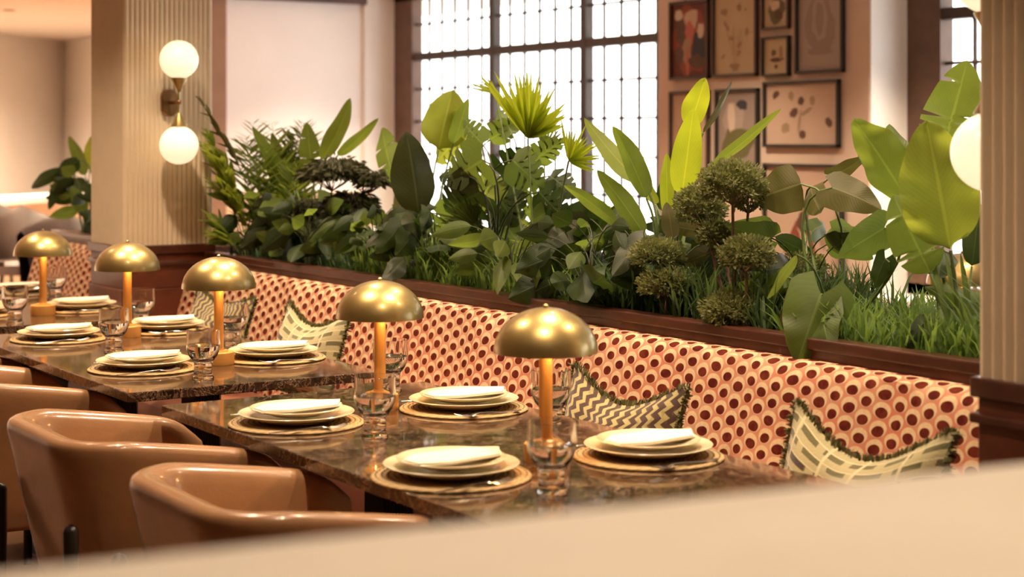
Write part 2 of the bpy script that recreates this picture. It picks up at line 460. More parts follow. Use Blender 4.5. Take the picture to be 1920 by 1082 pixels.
# ---------------------------------------------------------------- gallery pictures
def picture(rect, fm, paper, blobs, label, fw=.018, name='framed_picture', mount=None):
    x0,y0,x1,y1=rect; X=WX
    a=P(x0,(y0+y1)/2,X); b=P(x1,(y0+y1)/2,X)
    za=P(x0,y0,X).z; zb_=P(x0,y1,X).z
    Y1,Y0=a.y,b.y; z0,z1=zb_,za
    e=empty(name,(X,(Y0+Y1)/2,z0),label,'picture','framed pictures on the gallery wall')
    mb=MB()
    for (p,q,r_,s_) in ((Y0,Y1,z1-fw,z1),(Y0,Y1,z0,z0+fw),(Y0,Y0+fw,z0,z1),(Y1-fw,Y1,z0,z1)): mb.box(X-.03,X-.001,p,q,r_,s_)
    mb.build('frame',fm,e,smooth=False,bevel=.002)
    mb=MB().box(X-.012,X-.001,Y0+fw*.5,Y1-fw*.5,z0+fw*.5,z1-fw*.5); mats=[paper]
    # the printed shapes, u to the right, v up
    for k,(u,v,ru,rv,ang,m) in enumerate(blobs):
        n=14; mats += [M[m]] if M[m] not in mats else []; mb.m=mats.index(M[m]); W=Y1-Y0-2*fw; H=z1-z0-2*fw; rr=random.Random(k*7+int(x0))
        xs=[]
        for j in range(n):
            t=2*PI*j/n; w=1+rr.uniform(-.18,.18)
            uu=ru*W*math.cos(t)*w; vv=rv*H*math.sin(t)*w
            xs.append((X-.0125-.0003*k, Y1-fw-u*W-(uu*math.cos(ang)-vv*math.sin(ang)), z0+fw+v*H+uu*math.sin(ang)+vv*math.cos(ang)))
        mb.add(xs,[list(range(n))])
    mb.build('print',mats,e,smooth=False)
for nm,c in (('p_cream',(.52,.42,.27)),('p_grey',(.36,.29,.25)),('p_pink',(.52,.38,.29)),('p_red',(.12,.03,.02)),('p_rust',(.24,.055,.03)),('p_brown',(.10,.05,.03)),('p_white',(.58,.48,.38)),
             ('p_navy',(.03,.03,.04)),('p_olive',(.12,.11,.04)),('p_tan',(.33,.23,.14)),('p_dim',(.28,.22,.19)),('p_coral',(.45,.13,.09))): M[nm]=mat('print '+nm,c,.7)
fd=mat('walnut picture frame',(.05,.025,.016),.4,var=.2); fb=mat('black picture frame',(.018,.016,.018),.4)
R=random.Random(3)
picture((1260,5,1333,151),fd,M['p_red'],[(.5,.5,.5,.5,0,'p_rust'),(.25,.62,.16,.2,.2,'p_brown'),(.75,.4,.2,.25,0,'p_navy'),(.55,.78,.2,.14,.3,'p_pink'),(.5,.6,.13,.17,0,'p_coral'),(.42,.35,.12,.2,.1,'p_tan'),(.45,.2,.05,.2,0,'p_coral'),(.2,.3,.14,.12,0,'p_brown'),(.82,.62,.1,.1,0,'p_white'),(.7,.2,.22,.1,0,'p_brown'),(.2,.85,.12,.07,0,'p_white')],'dark red abstract painting in a thin walnut frame, upper left of gallery wall')
picture((1340,-8,1424,146),fd,M['p_cream'],[(.5,.1,.13,.045,0,'p_tan'),(.5,.055,.08,.02,0,'p_tan')]+[(.5+R.uniform(-.33,.3),R.uniform(.22,.9),R.uniform(.03,.07),R.uniform(.015,.04),R.uniform(0,3),'p_tan') for _ in range(14)]+[(.48,.4,.008,.25,.1,'p_tan'),(.58,.38,.008,.22,-.25,'p_tan'),(.38,.42,.008,.22,.35,'p_tan')],'tall cream drawing of a flower vase in a thin frame on gallery wall')
picture((1433,-14,1484,57),fd,M['p_cream'],[(.5,.5,.36,.4,0,'p_olive'),(.45,.65,.2,.15,0,'p_white'),(.6,.35,.2,.15,0,'p_brown')],'small framed green botanical photograph at the top of the gallery wall',fw=.014)
picture((1433,70,1484,144),fb,M['p_cream'],[(.5,.4,.3,.07,0,'p_brown'),(.7,.6,.08,.2,0,'p_tan'),(.4,.6,.12,.1,.4,'p_olive'),(.5,.2,.08,.06,0,'p_brown')],'small framed ink sketch below the little green botanical photograph',fw=.014)
picture((1496,-30,1586,139),fb,M['p_grey'],[(.5,.55,.32,.36,0,'p_dim'),(.5,.6,.18,.28,0,'p_grey'),(.5,.6,.1,.2,0,'p_dim'),(.5,.22,.3,.05,0,'p_dim')],'tall muted grey print in a black frame, upper right of gallery wall')
picture((1260,172,1333,320),fd,M['p_pink'],[(.5,.5,.28,.3,0,'p_tan'),(.5,.5,.18,.2,0,'p_pink'),(.45,.4,.08,.12,0,'p_brown')],'pale framed print behind the upright leaf, lower left of gallery wall')
picture((1346,168,1426,312),fb,M['p_dim'],[(.4,.6,.28,.3,0,'p_grey'),(.62,.82,.14,.07,-.2,'p_navy'),(.5,.3,.4,.22,0,'p_olive'),(.35,.65,.1,.2,0,'p_white')],'dark framed portrait-format print with a black hat shape on gallery wall')
picture((1436,154,1578,276),fb,M['p_pink'],[(.14,.83,.05,.06,.5,'p_brown'),(.36,.8,.04,.08,0,'p_tan'),(.5,.72,.045,.07,.2,'p_brown'),(.66,.72,.035,.08,0,'p_tan'),(.4,.52,.06,.07,.3,'p_brown'),(.58,.54,.09,.04,.5,'p_tan'),(.88,.36,.04,.09,.5,'p_brown'),(.28,.27,.06,.09,0,'p_tan'),(.52,.17,.045,.07,-.4,'p_brown'),(.48,.38,.012,.2,-.2,'p_tan')],'wide framed print of scattered brown leaves and seeds on pale paper')
picture((1436,306,1584,515),fb,M['p_pink'],[(.35,.35,.03,.2,-.5,'p_rust'),(.45,.3,.035,.18,.3,'p_rust'),(.5,.5,.07,.1,0,'p_brown'),(.6,.35,.03,.2,.4,'p_rust'),(.55,.6,.05,.06,0,'p_rust'),(.75,.4,.05,.15,.2,'p_tan')],'large framed figure print in rust tones at the bottom of gallery wall')

# ---------------------------------------------------------------- banquettes
def banquette(y0,y1,label,mirror=False,xo=0):
    e=empty('banquette',(2.6,y0,0),label,'banquette','patterned banquettes along the planter')
    prof=[(2.735,.44),(2.742,.47),(2.78,.60),(2.815,.73),(2.842,.82),(2.856,.865),(2.872,.892),(2.895,.902),(2.925,.902)]
    if mirror: prof=[(xo-(x-2.925),z) for x,z in prof]
    L=[0]
    for i in range(1,len(prof)): L.append(L[-1]+math.dist(prof[i],prof[i-1]))
    n=int((y1-y0)/.06); rows=[];uvr=[]
    for i in range(n+1):
        y=y0+(y1-y0)*i/n
        ph=(y*1.15)%1.0
        tuft=.006*math.sin(y*9.5)+.004*math.sin(y*23+1)
        rows.append([(x+(tuft if k<6 else 0)*(1 if k>0 else 0)*( -1 if mirror else 1),y,z) for k,(x,z) in enumerate(prof)])
        uvr.append([(-y,l) for l in L])
    mb=MB().grid(rows,uvr)
    mb.build('backrest',M['dots'],e)
    if mirror:
        MB().box(xo,xo+.19,y0,y1,.30,.44).build('back_base',M['wood'],e,smooth=False)
        mb=MB(); pr=[(xo+.18,.46),(xo+.40,.465),(xo+.44,.45),(xo+.45,.42),(xo+.45,.32)]
    else:
        MB().box(2.76,2.93,y0,y1,.0,.44).build('back_base',M['wood'],e,smooth=False)
        mb=MB(); pr=[(2.745,.46),(2.36,.465),(2.32,.45),(2.31,.42),(2.31,.32)]
    L=[0]
    for i in range(1,len(pr)): L.append(L[-1]+math.dist(pr[i],pr[i-1]))
    mb.grid([[(x,y,z) for x,z in pr] for y in (y0,y1)],[[(-y,l) for l in L] for y in (y0,y1)]).build('seat',M['terracotta'],e)
    bx=(xo+.05,xo+.38) if mirror else (2.36,2.90)
    MB().box(bx[0],bx[1],y0,y1,.0,.32).build('plinth',M['wood'],e,smooth=False)
    return e
banquette(2.265,6.985,'long pink banquette with dark red dots running under the planter, cushions on it')
banquette(7.425,9.13,'short dotted pink banquette beyond the far reeded pillar')
banquette(2.3,8.6,'dotted banquette on the far side of the planter, seen through leaves',True,3.56)

# ---------------------------------------------------------------- planters
def planter(y0,y1,label):
    e=empty('planter',(3.2,y0,0),label,'planter','long mahogany planters')
    x0,x1=2.932,3.53
    MB().box(x0,x0+.035,y0,y1,.30,.945).box(x1-.035,x1,y0,y1,.30,.945).box(x0,x1,y0,y0+.03,.30,.945).box(x0,x1,y1-.03,y1,.30,.945).box(x0,x1,y0,y1,0,.30).build('box',M['wood'],e,smooth=False)
    MB().box(x0-.012,x0+.05,y0,y1,.925,.955).box(x1-.05,x1+.012,y0,y1,.925,.955).build('rim_rail',M['trimwood'],e,smooth=False,bevel=.005)
    n=60; rows=[]
    for i in range(n+1):
        rows.append([(x0+.03+(x1-x0-.06)*j/6, y0+.02+(y1-y0-.04)*i/n, .905+random.uniform(-.012,.012)) for j in range(7)])
    MB().grid(rows).build('soil',M['soil'],e)
    return e
planter(2.27,6.98,'long dark mahogany planter full of greenery behind the dotted banquette')
planter(7.43,9.13,'mahogany planter beyond the far reeded pillar, left background')

# ---------------------------------------------------------------- tables
def make_table(h=.80,ps=(-.36,.36)):
    e=empty('marble_table',(0,0,0),'x','table','dark marble dining tables')
    # local: x -.4..+.4, y -.8..+.8
    MB().box(-.40,.40,-h,h,.722,.75).build('tabletop',M['marble'],e,smooth=False,bevel=.003)
    for y in ps:
        mb=MB(); pts=[]
        n=10
        def side(p,q,nx,ny):
            for i in range(n):
                for k in range(2):
                    t=(i+k/2)/n; h=.004*k; pts.append((p[0]+(q[0]-p[0])*t+nx*h,p[1]+(q[1]-p[1])*t+ny*h))
        r=.045
        side((-r,y-r),(r,y-r),0,-1); side((r,y-r),(r,y+r),1,0); side((r,y+r),(-r,y+r),0,1); side((-r,y+r),(-r,y-r),-1,0)
        mb.grid([[(a_,b_,z) for a_,b_ in pts] for z in (.03,.705)],None,True).build('pedestal',M['dark'],e,smooth=False)
        MB().box(-.25,.25,y-.2,y+.2,.705,.722).box(-.28,.28,y-.2,y+.2,0,.03).build('base_plate',M['dark'],e,smooth=False,bevel=.004)
    return e
tk=Kind(make_table)
e=make_table(1.02,(-.30,.50)); e.location=(2.05,3.21,0); e['label']='dark marble dining table nearest the viewer, with two brass lamps'
tk.get((2.05,5.28,0),'second dark marble dining table from the front, beside tan chairs')
tk.get((2.05,7.12,0),'third dark marble dining table, at far left before the pillar')
tk.get((2.42,10.45,0),'dark table at the left edge beyond the dotted banquettes')
for y,l in ((3.5,'table behind the right-hand plants holding a brass lamp'),(5.35,'middle table on the far side of the planter'),(7.2,'farthest table on the other side of the planter')):
    tk.get((4.25,y,0),'dark marble '+l)

# ---------------------------------------------------------------- mushroom lamps
def make_lamp():
    e=empty('mushroom_table_lamp',(0,0,0),'x','table lamp','brass mushroom lamps')
    MB().lathe([(.0001,0),(.047,0),(.048,.002),(.048,.038),(.046,.040),(.030,.041),(.0295,.044),(.018,.045),(.017,.049),(.0001,.05)],36).build('base',M['stem'],e)
    MB().lathe([(.0150,.045),(.0150,.30)],24).build('stem',M['stem'],e)
    R_,H_=.115,.098; zr=.238
    prof=[]
    for i in range(15):
        t=i/14*PI/2; prof.append((max(.0001,R_*math.cos(t)), zr+H_*math.sin(t)))
    inner=[(max(.0001,(R_-.0025)*math.cos(i/12*PI/2)), zr+(H_-.003)*math.sin(i/12*PI/2)) for i in range(13)]
    sh=MB().lathe([*reversed(inner),*prof],48).build('shade',M['brass'],e)
    MB().lathe([(.006,zr+H_-.001),(.006,zr+H_+.004),(.003,zr+H_+.007),(.0001,zr+H_+.008)],16).build('finial',M['brass'],sh)
    return e
lk=Kind(make_lamp)
LAMPS=[(2.07,3.04,'front brass mushroom lamp, nearest of the row, on the nearest table'),
 (2.105,3.86,'second brass mushroom lamp from the front, at the back of the nearest table'),
 (2.10,4.90,'third brass mushroom lamp, before the dotted bench on the second table'),
 (2.12,5.76,'fourth brass mushroom lamp, in front of the pillar plinth'),
 (2.10,6.66,'leftmost brass mushroom lamp, on the third table'),
 (4.17,3.74,'brass mushroom lamp glimpsed between stems at right, beyond the planter')]
for x,y,l in LAMPS:
    lk.get((x,y,.75),l)
    light('lamp_bulb','POINT',(x+.0,y-.035,.75+.275),2.0,(1,.52,.19),shadow_soft_size=.015)
    light('lamp_bulb','POINT',(x+.0,y+.035,.75+.275),2.0,(1,.52,.19),shadow_soft_size=.015)

# ---------------------------------------------------------------- place settings
def make_mat():
    mb=MB(); prof=[(.0001,0),(.158,0)]
    prof=[(.0001,.0)]+[(.165,.0),(.168,.003),(.165,.0055)]
    k=11
    for i in range(k*2): 
        r=.162*(1-i/(k*2)); prof.append((max(r,.0001), .006+(.0015 if i%2==0 else 0)))
    prof.append((.0001,.006))
    o=mb.lathe(prof,48).build('woven_placemat',M['mat']); return meta(o,'x','placemat','round woven placemats')
def plate_prof(R_,h,foot): 
    return [(.0001,.002),(foot-.006,.002),(foot-.005,0),(foot,0),(foot+.006,.003),(R_*.80,h*.45),(R_-.002,h-.003),(R_,h-.001),(R_-.0015,h),(R_*.80,h*.62),(foot+.010,.0065),(foot-.01,.005),(.0001,.005)]
def make_plate(): 
    return meta(MB().lathe(plate_prof(.143,.024,.082),56).build('dinner_plate',M['porcelain']),'x','plate','cream dinner plates')
def make_plate2():
    return meta(MB().lathe(plate_prof(.116,.019,.065),56).build('side_plate',M['porcelain']),'x','plate','cream side plates stacked on dinner plates')
def make_napkin():
    mb=MB()
    outl=[(-.115,-.035),(-.05,-.062),(.09,-.055),(.118,-.018),(.085,.045),(-.06,.060),(-.112,.02)]
    for k in range(2):
        z0=.0030*k; sc_=1-.035*k; n=len(outl); dr=[.0 if abs(x)<.1 else 0 for x,y in outl]
        lo=[(x*sc_,y*sc_,z0) for x,y in outl]; hi=[(x*sc_,y*sc_,z0+.0030+(.006 if (x>.1 and k) else 0)) for x,y in outl]
        c=(0,0,z0+.0040)
        mb.add(lo+hi+[c],[list(range(n))[::-1]]+[(i,(i+1)%n,n+(i+1)%n,n+i) for i in range(n)]+[(n+i,n+(i+1)%n,2*n) for i in range(n)])
    o=mb.build('folded_napkin',M['napkin'],smooth=True,angle=60); return meta(o,'x','napkin','folded ivory napkins')
def strip(mb, cs, th=.0014):
    """flat metal bar: list of (x, halfwidth, z)"""
    rows=[]
    for x,w,z in cs: rows.append([(x,-w,z),(x,-w*.7,z+th),(x,w*.7,z+th),(x,w,z),(x,w*.7,z-th*.2),(x,-w*.7,z-th*.2)])
    mb.grid(rows,None,True); 
def make_fork():
    mb=MB()
    strip(mb,[(-.10,.0045,.002),(-.09,.006,.0018),(-.04,.004,.003),(.0,.0028,.006),(.03,.0035,.007),(.045,.010,.005),(.055,.012,.003)],.0018)
    for k in range(4):
        y=-.0095+.0063*k; rows=[]
        mb2=[(.053,.003),(.075,.0035),(.095,.0085)]
        mb.grid([[(x,y-.0013,z),(x,y,z+.0014),(x,y+.0013,z),(x,y,z-.001)] for x,z in mb2],None,True)
    return meta(mb.build('fork',M['steel']),'x','fork','forks on the placemats')
def make_knife():
    mb=MB()
    strip(mb,[(-.11,.004,.002),(-.10,.006,.002),(-.02,.0045,.003),(-.005,.004,.003),(.0,.008,.002),(.07,.009,.002),(.095,.006,.002),(.108,.001,.002)],.0016)
    return meta(mb.build('knife',M['steel']),'x','knife','knives on the placemats')
def make_glass():
    e=empty('water_glass',(0,0,0),'x','glass','short stemmed water glasses')
    out=[(.0001,0),(.031,0),(.033,.003),(.029,.010),(.0265,.020),(.027,.045),(.030,.052),(.041,.066),(.0485,.085),(.050,.103),(.0485,.122),(.0485,.143)]
    inn=[(.0465,.1435),(.0460,.122),(.0475,.103),(.0460,.086),(.038,.068),(.024,.056),(.012,.0525),(.0001,.052)]
    MB().lathe(out+inn,40).build('bowl',M['glass'],e)
    MB().lathe([(.0001,.0524),(.012,.0529),(.0238,.0564),(.0376,.0684),(.0455,.0862),(.0466,.097),(.0001,.097)],40).build('water',M['water'],e,angle=30)
    return e
km,kp,kp2,kn,kf,kk,kg=[Kind(f) for f in (make_mat,make_plate,make_plate2,make_napkin,make_fork,make_knife,make_glass)]
Zt=.7505
def setting(x,y,where,side,rn,glass=None):
    f=1 if side=='chair' else -1
    km.get((x,y,Zt),'round coiled placemat '+where, rz=random.uniform(0,6))
    kp.get((x,y,Zt+.0078),'larger lower cream dinner plate '+where)
    kp2.get((x,y,Zt+.0078+.0165),'smaller upper cream plate '+where)
    kn.get((x,y,Zt+.0078+.0165+.0165),'folded ivory napkin on the plates '+where, rz=rn)
    kf.get((x-.01*f-.03,y-.1515,Zt+.0079),'steel fork beside the plates '+where, rz=(0 if f>0 else PI)+random.uniform(-.1,.1))
    kk.get((x-.0,y+.1515,Zt+.0079),'steel knife beyond the plates '+where, rz=(0 if f>0 else PI)+random.uniform(-.08,.08))
    if glass: kg.get((glass[0],glass[1],Zt),'clear stemmed water glass '+glass[2])
T=[(1.805,3.00,'at the front of the nearest table, chair side','chair',(1.89,2.755,'at the front of the nearest table, before the front lamp')),
 (1.822,3.77,'at the back of the nearest table, chair side','chair',(1.895,3.50,'midway along the nearest table, chair side')),
 (2.285,3.735,'at the back of the nearest table, bench side','bench',(2.28,4.12,'behind the second lamp at the nearest table\'s far end')),
 (2.283,2.95,'at the front of the nearest table, bench side','bench',(2.31,3.37,'behind the stem of the front lamp')),
 (1.862,4.92,'at the front of the second table, chair side','chair',(1.935,4.63,'at the front of the second table, chair side')),
 (1.89,5.81,'at the back of the second table, chair side','chair',(1.93,5.37,'midway along the second table, left of the fourth lamp')),
 (2.30,4.93,'at the front of the second table, bench side','bench',(2.33,5.31,'right of the third lamp on the second table, bench side')),
 (2.30,5.86,'at the back of the second table, bench side','bench',(2.27,6.02,'just right of the fourth lamp, near the pillar')),
 (2.29,6.76,'at the front of the third table, bench side','bench',(2.33,7.22,'right of the leftmost lamp on the third table')),
 (1.86,6.80,'at the left edge on the third table, chair side','chair',(1.91,6.40,'at the front of the third table, far left')),
 (2.29,7.62,'at the back of the third table, bench side','bench',None)]
rns=[.12,.05,.0,.08,.1,.15,.0,.2,.1,.05,.1]
for (x,y,w,s_,g),rn in zip(T,rns): setting(x,y,w,s_,rn,g)
km.get((2.55,9.95,Zt),'round coiled placemat on the table at the left edge, beyond the benches')
kp.get((2.55,9.95,Zt+.0078),'cream dinner plate on the table at the left edge, beyond the benches')
kg.get((2.40,9.78,Zt),'clear stemmed water glass on the table at the left edge, beyond the benches')
for y,l in ((3.1,'first'),(4.05,'second'),(4.95,'third'),(5.8,'fourth'),(7.0,'fifth')):
    km.get((4.03,y,Zt),'round coiled placemat beyond the planter, %s from the right'%l)
    kp.get((4.03,y,Zt+.0078),'cream dinner plate beyond the planter, %s from the right'%l)

# ---------------------------------------------------------------- tub chairs
def make_chair():
    e=empty('tub_chair',(0,0,0),'x','chair','tan leather tub chairs')
    # plan path, open side toward +x
    hw=.285; xb=-.265; xf=.26; rc=.13; pts=[]
    def add(x,y,nx,ny): pts.append((x,y,nx,ny))
    for i in range(9): add(xf+(xb+rc-xf)*i/8, -hw, 0,-1)
    for i in range(1,8): t=i/8*PI/2; add(xb+rc-rc*math.sin(t), -hw+rc-rc*math.cos(t), -math.sin(t), -math.cos(t))
    for i in range(9): add(xb, -hw+rc+(2*hw-2*rc)*i/8, -1,0)
    for i in range(1,8): t=i/8*PI/2; add(xb+rc-rc*math.cos(t), hw-rc+rc*math.sin(t), -math.cos(t), math.sin(t))
    for i in range(9): add(xb+rc+(xf-xb-rc)*i/8, hw, 0,1)
    rows=[]; N=len(pts)
    for i,(x,y,nx,ny) in enumerate(pts):
        f=(xf-x)/(xf-xb)                       # 0 at arm tip, 1 at back
        top=.690+.072*min(1,f*1.25)**.8
        e_=min(i,N-1-i); sh=[.35,.8,1][e_] if e_<3 else 1
        th=.035*sh; drop=[.05,.012,0][e_] if e_<3 else 0
        top-=drop
        flare=.055*f
        def pt(off,z):
            k=(z-.30)/(.76-.30); o_=off-(1-k)*(.05+flare)
            return (x+nx*o_, y+ny*o_, z)
        sec=[pt(-th*.3,.30),pt(th,.31),pt(th,.45),pt(th,top-.10),pt(th*1.05,top-.03),pt(th*.85,top-.010),pt(th*.4,top),pt(-th*.4,top),pt(-th*.85,top-.010),pt(-th*1.05,top-.03),pt(-th,top-.12),pt(-th,.40)]
        rows.append(sec)
    mb=MB().grid(rows,None,True)
    n=12; mb.f.append(list(range(n))); mb.mi.append(0); mb.uv.append([(0,0)]*n)
    b0=(N-1)*n; mb.f.append([b0+k for k in range(n)][::-1]); mb.mi.append(0); mb.uv.append([(0,0)]*n)
    mb.build('shell',M['leather'],e,angle=80,sub=1)
    # seat cushion
    rows=[]
    for s,z in ((.75,.33),(.97,.335),(1,.36),(1,.43),(.96,.455),(.85,.468),(.01,.472)):
        r=[]
        for k in range(28):
            a_=2*PI*k/28; c_,s_=math.cos(a_),math.sin(a_)
            sq=(abs(c_)**.45*(1 if c_>0 else -1), abs(s_)**.45*(1 if s_>0 else -1))
            r.append((.02+.232*s*sq[0], .215*s*sq[1], z))
        rows.append(r)
    MB().grid(rows,None,True).build('seat',M['leather'],e)
    for sx,sy in ((-1,-1),(-1,1),(1,-1),(1,1)):
        x=.235*sx-(.045 if sx<0 else 0); y=.275*sy
        top=.585 if sx<0 else .40
        MB().tube([(x,y,0),(x,y,top-.015),(x,y,top-.006),(x,y,top)],[.014,.018,.014,.003],16).build('leg',M['dark'],e)
    return e
ck=Kind(make_chair)
for y,l in ((3.13,'tan leather tub chair nearest the viewer, at the front of the first table'),(3.99,'second tan leather tub chair from the front, black post leg showing'),
            (5.11,'third tan leather tub chair from the front, pulled up to the second table'),(5.99,'tan leather tub chair farthest at left, at the second table')):
    ck.get((1.515,y,0),l)
for y,l in ((3.1,'right-hand'),(4.25,'second'),(5.4,'third'),(6.6,'fourth')):
    ck.get((4.95,y,0),'tan leather tub chair beyond the planter, %s of that row'%l, rz=PI)

# ---------------------------------------------------------------- foreground booth
e=empty('booth_partition',(0,0,0),'blurred pale cream padded booth back across the bottom foreground','booth')
pr=[(-.44,.9),(-.44,1.165)]+[(-.40-.035*math.cos(PI/2*k/6),1.165+.035*math.sin(PI/2*k/6)) for k in range(7)]+[(-.2,1.203),(-.035,1.2)]+[(-.035+.035*math.sin(PI/2*k/6),1.165+.035*math.cos(PI/2*k/6)) for k in range(7)]+[(0,.9)]
MB().grid([[(-1.6+3.4*i/60,y,z) for y,z in pr] for i in range(61)]).build('padded_top',M['cream_leather'],e)
MB().box(-1.6,1.8,-.43,-.01,0,.9).build('base',M['wood'],e,smooth=False)
e.location=(.635,.9747,0); e.rotation_euler=(0,0,math.radians(-7.9))

# ---------------------------------------------------------------- cushions
def cushion(px, cy, cx, cz, L, H, m, label, tilt=-.28, dip=.055, rz=0):
    e=empty('lumbar_cushion',(0,0,0),label,'cushion','fringed lumbar cushions on the banquette')
    n1,n2=26,14; rows=[];uvr=[]
    def surf(u,w,s):
        th=.062*(1-abs(u)**3.5)*(1-abs(w)**3)*1.0
        pinch=1-.10*(1-u*u)*0
        x=u*L/2*(1-.04*(1-w*w)); z=w*H/2*(1-.06*(1-u*u))
        z-= dip*(1-u*u)**1.5*(.55+.45*w)
        th+= .012*math.sin(u*7+w*2)*(1-u*u)*(1-w*w)
        return (s*max(th,.003), -x, z)
    for s in (-1,1):
        rows=[];uvr=[]
        for i in range(n1+1):
            u=-1+2*i/n1
            rows.append([surf(u,-1+2*j/n2,s) for j in range(n2+1)])
            uvr.append([(i/n1,j/n2) for j in range(n2+1)])
        if s==-1: mb=MB()
        mb.grid(rows,uvr)
    mb.build('cover',m,e,angle=80)
    # fringe blades round the edge
    mb=MB(); rr=random.Random(int(px))
    def edge(t):
        if t<1: return (-1+2*t,1),(0,1)
        if t<2: return (1,1-2*(t-1)),(1,0)
        if t<3: return (1-2*(t-2),-1),(0,-1)
        return (-1,-1+2*(t-3)),(-1,0)
    for k in range(2000):
        t=rr.random()*4; (u,w),(du,dw)=edge(t)
        p=Vector(surf(u,w,rr.choice((-1,1)))); p.x+=rr.uniform(-.006,.006)
        d=Vector((rr.uniform(-.5,.5),-du+rr.uniform(-.4,.4),dw+rr.uniform(-.4,.4))).normalized()*rr.uniform(.007,.016)
        q=Vector((rr.uniform(-1,1),rr.uniform(-1,1),rr.uniform(-1,1))).normalized()*.0028
        mb.add([p-q-d*.3,p+q-d*.3,p+d+q*.6,p+d-q*.6],[(0,1,2,3)])
    mb.build('fringe',M['fringe'],e,smooth=False)
    e.location=(cx,cy,cz); e.rotation_euler=(0,tilt*-1,rz)
    return e
cushion(1,2.69,2.665,.695,.49,.30,M['chk'],'green and cream checked cushion with fringe, nearest, at right end of bench',dip=.09)
cushion(2,3.58,2.665,.68,.50,.30,M['zig'],'brown and cream zigzag cushion right of the front lamp',dip=.07)
cushion(3,5.42,2.665,.70,.50,.31,M['chk'],'green and cream checked cushion between the second and third lamps',dip=.06)
cushion(4,6.24,2.665,.69,.56,.31,M['zig'],'brown and cream zigzag cushion behind the third lamp near the pillar',dip=.04)

# ---------------------------------------------------------------- leaves
def bez(a,b,c,t): return a*(1-t)**2+b*2*t*(1-t)+c*t*t
def leaf_mesh(mb, base, tip, width, nrm, kind='lance', bend=.12, fold=.18, rows=None, seed=0, sag=None, wav=0):
    base=Vector(base); tip=Vector(tip); ax=tip-base; Ln=ax.length; a=ax.normalized()
    n=Vector(nrm); n=(n-a*n.dot(a)); n = n.normalized() if n.length>1e-5 else a.orthogonal().normalized()
    mid=(base+tip)/2+n*bend*Ln
    if sag: mid=mid+Vector((0,0,sag*Ln))
    rr=random.Random(seed)
    R_={'lance':10,'banana':22,'torn':40,'heart':20,'monstera':72,'strap':10,'lobe':18}.get(kind,12)
    if rows: R_=rows
    U={'banana':4,'torn':3,'monstera':4,'heart':5,'lobe':5}.get(kind,2)
    us=[-1+2*j/(2*U) for j in range(2*U+1)]
    tears=sorted(rr.uniform(.15,.9) for _ in range(5)); G=[];UV=[]
    ph=rr.uniform(0,6)
    for i in range(R_+1):
        s=i/R_; c=bez(base,mid,tip,s)
        tg=(bez(base,mid,tip,min(1,s+.02))-bez(base,mid,tip,max(0,s-.02))).normalized()
        sd=tg.cross(n).normalized(); nn=sd.cross(tg).normalized()
        if kind=='lance': w=math.sin(PI*min(1,s)**.75)**.9
        elif kind=='strap': w=min(1,.35+s*2.2)*(1-s**5)
        elif kind in('banana','torn'): w=(math.sin(PI*(s**.72))**.62) if 0<s<1 else 0
        elif kind in('heart','monstera'): w=(min(1,(s+.02)/.10)**.5)*(1-s**2.2)**.75*(1-.1*s) if s<1 else 0
        elif kind=='lobe': w=(min(1,(s+.01)/.16)**.5)*(1-s**4)**.6 if s<1 else 0
        else: w=math.sin(PI*s)
        row=[];uvr=[]
        for u in us:
            au=abs(u); ww=w
            if kind=='monstera' and .12<s<.93:
                k=(s*5.0+(.0 if u<0 else .35)+ph*.05)%1
                if k>.70: ww=w*(1-.72*math.sin((k-.70)/.30*PI)**.5) if au>.3 else w
            if kind=='torn':
                for tt in tears:
                    side_=(tears.index(tt)%2)*2-1
                    if abs(s-tt)<.012 and u*side_>.3: ww=w*.25
            off=u*ww*width/2
            fwd={'monstera':.16,'heart':-.10 if s<.25 else .05,'banana':.05,'torn':.05,'lobe':0}.get(kind,0)*au*width*(1 if kind!='heart' else 1)
            if kind in('heart','monstera') and s<.2: fwd-= .26*width*au**1.2*(1-s/.2)
            z=-fold*abs(off)+ (wav*width*math.sin(s*17+u*2+ph)*au*.5)
            if kind in ('banana','torn','heart','lobe'): z+= .05*width*math.sin(s*11+ph)*au
            row.append(c+sd*off+tg*fwd+nn*z); uvr.append((.5+u/2, s))
        G.append(row);UV.append(uvr)
    mb.grid(G,UV)
CAM=Vector((0,0,CH))
def wpx(w,p): return w*dist(p)/F
class Plant:
    def __init__(s, name, root, label, cat='plant', group=None):
        s.root=Vector(root); s.e=empty(name,root,label,cat,group); s.k=0
    def leaf(s, b, t, w, m, kind='banana', bend=.1, fold=.18, roll=0, stalk=True, X=(3.15,3.15), sw=.006, sm='stalk', wav=0, sag=None, name='leaf', pixels=True, rootoff=(0,0)):
        if pixels: B=P(b[0],b[1],X[0]); T_=P(t[0],t[1],X[1]); W=wpx(w,(B+T_)/2)
        else: B=Vector(b); T_=Vector(t); W=w
        n=(CAM-(B+T_)/2).normalized(); a=(T_-B).normalized()
        n=Matrix.Rotation(roll,3,a)@n
        s.k+=1
        mb=MB(); leaf_mesh(mb,B,T_,W,n,kind,bend,fold,seed=s.k*13+int(abs(B.y)*100),wav=wav,sag=sag)
        mb.build(name,M[m],s.e,angle=180)
        if stalk:
            r=s.root+Vector((rootoff[0],rootoff[1],0)); d=(T_-B).normalized()
            mid=B-d*min(.25,(B-r).length*.45); mid.z=min(mid.z,B.z-.02) if B.z-r.z>.1 else mid.z
            pts=[bez(r,mid,B,i/8) for i in range(9)]
            MB().tube(pts,[sw*(1-.45*i/8) for i in range(9)],7).build('stalk',M[sm],s.e)
        return s
SOIL=.90
def root(px,X=3.15): 
    p=P(px,500,X); return (p.x,p.y,SOIL)
GP='planter plants behind the banquette'

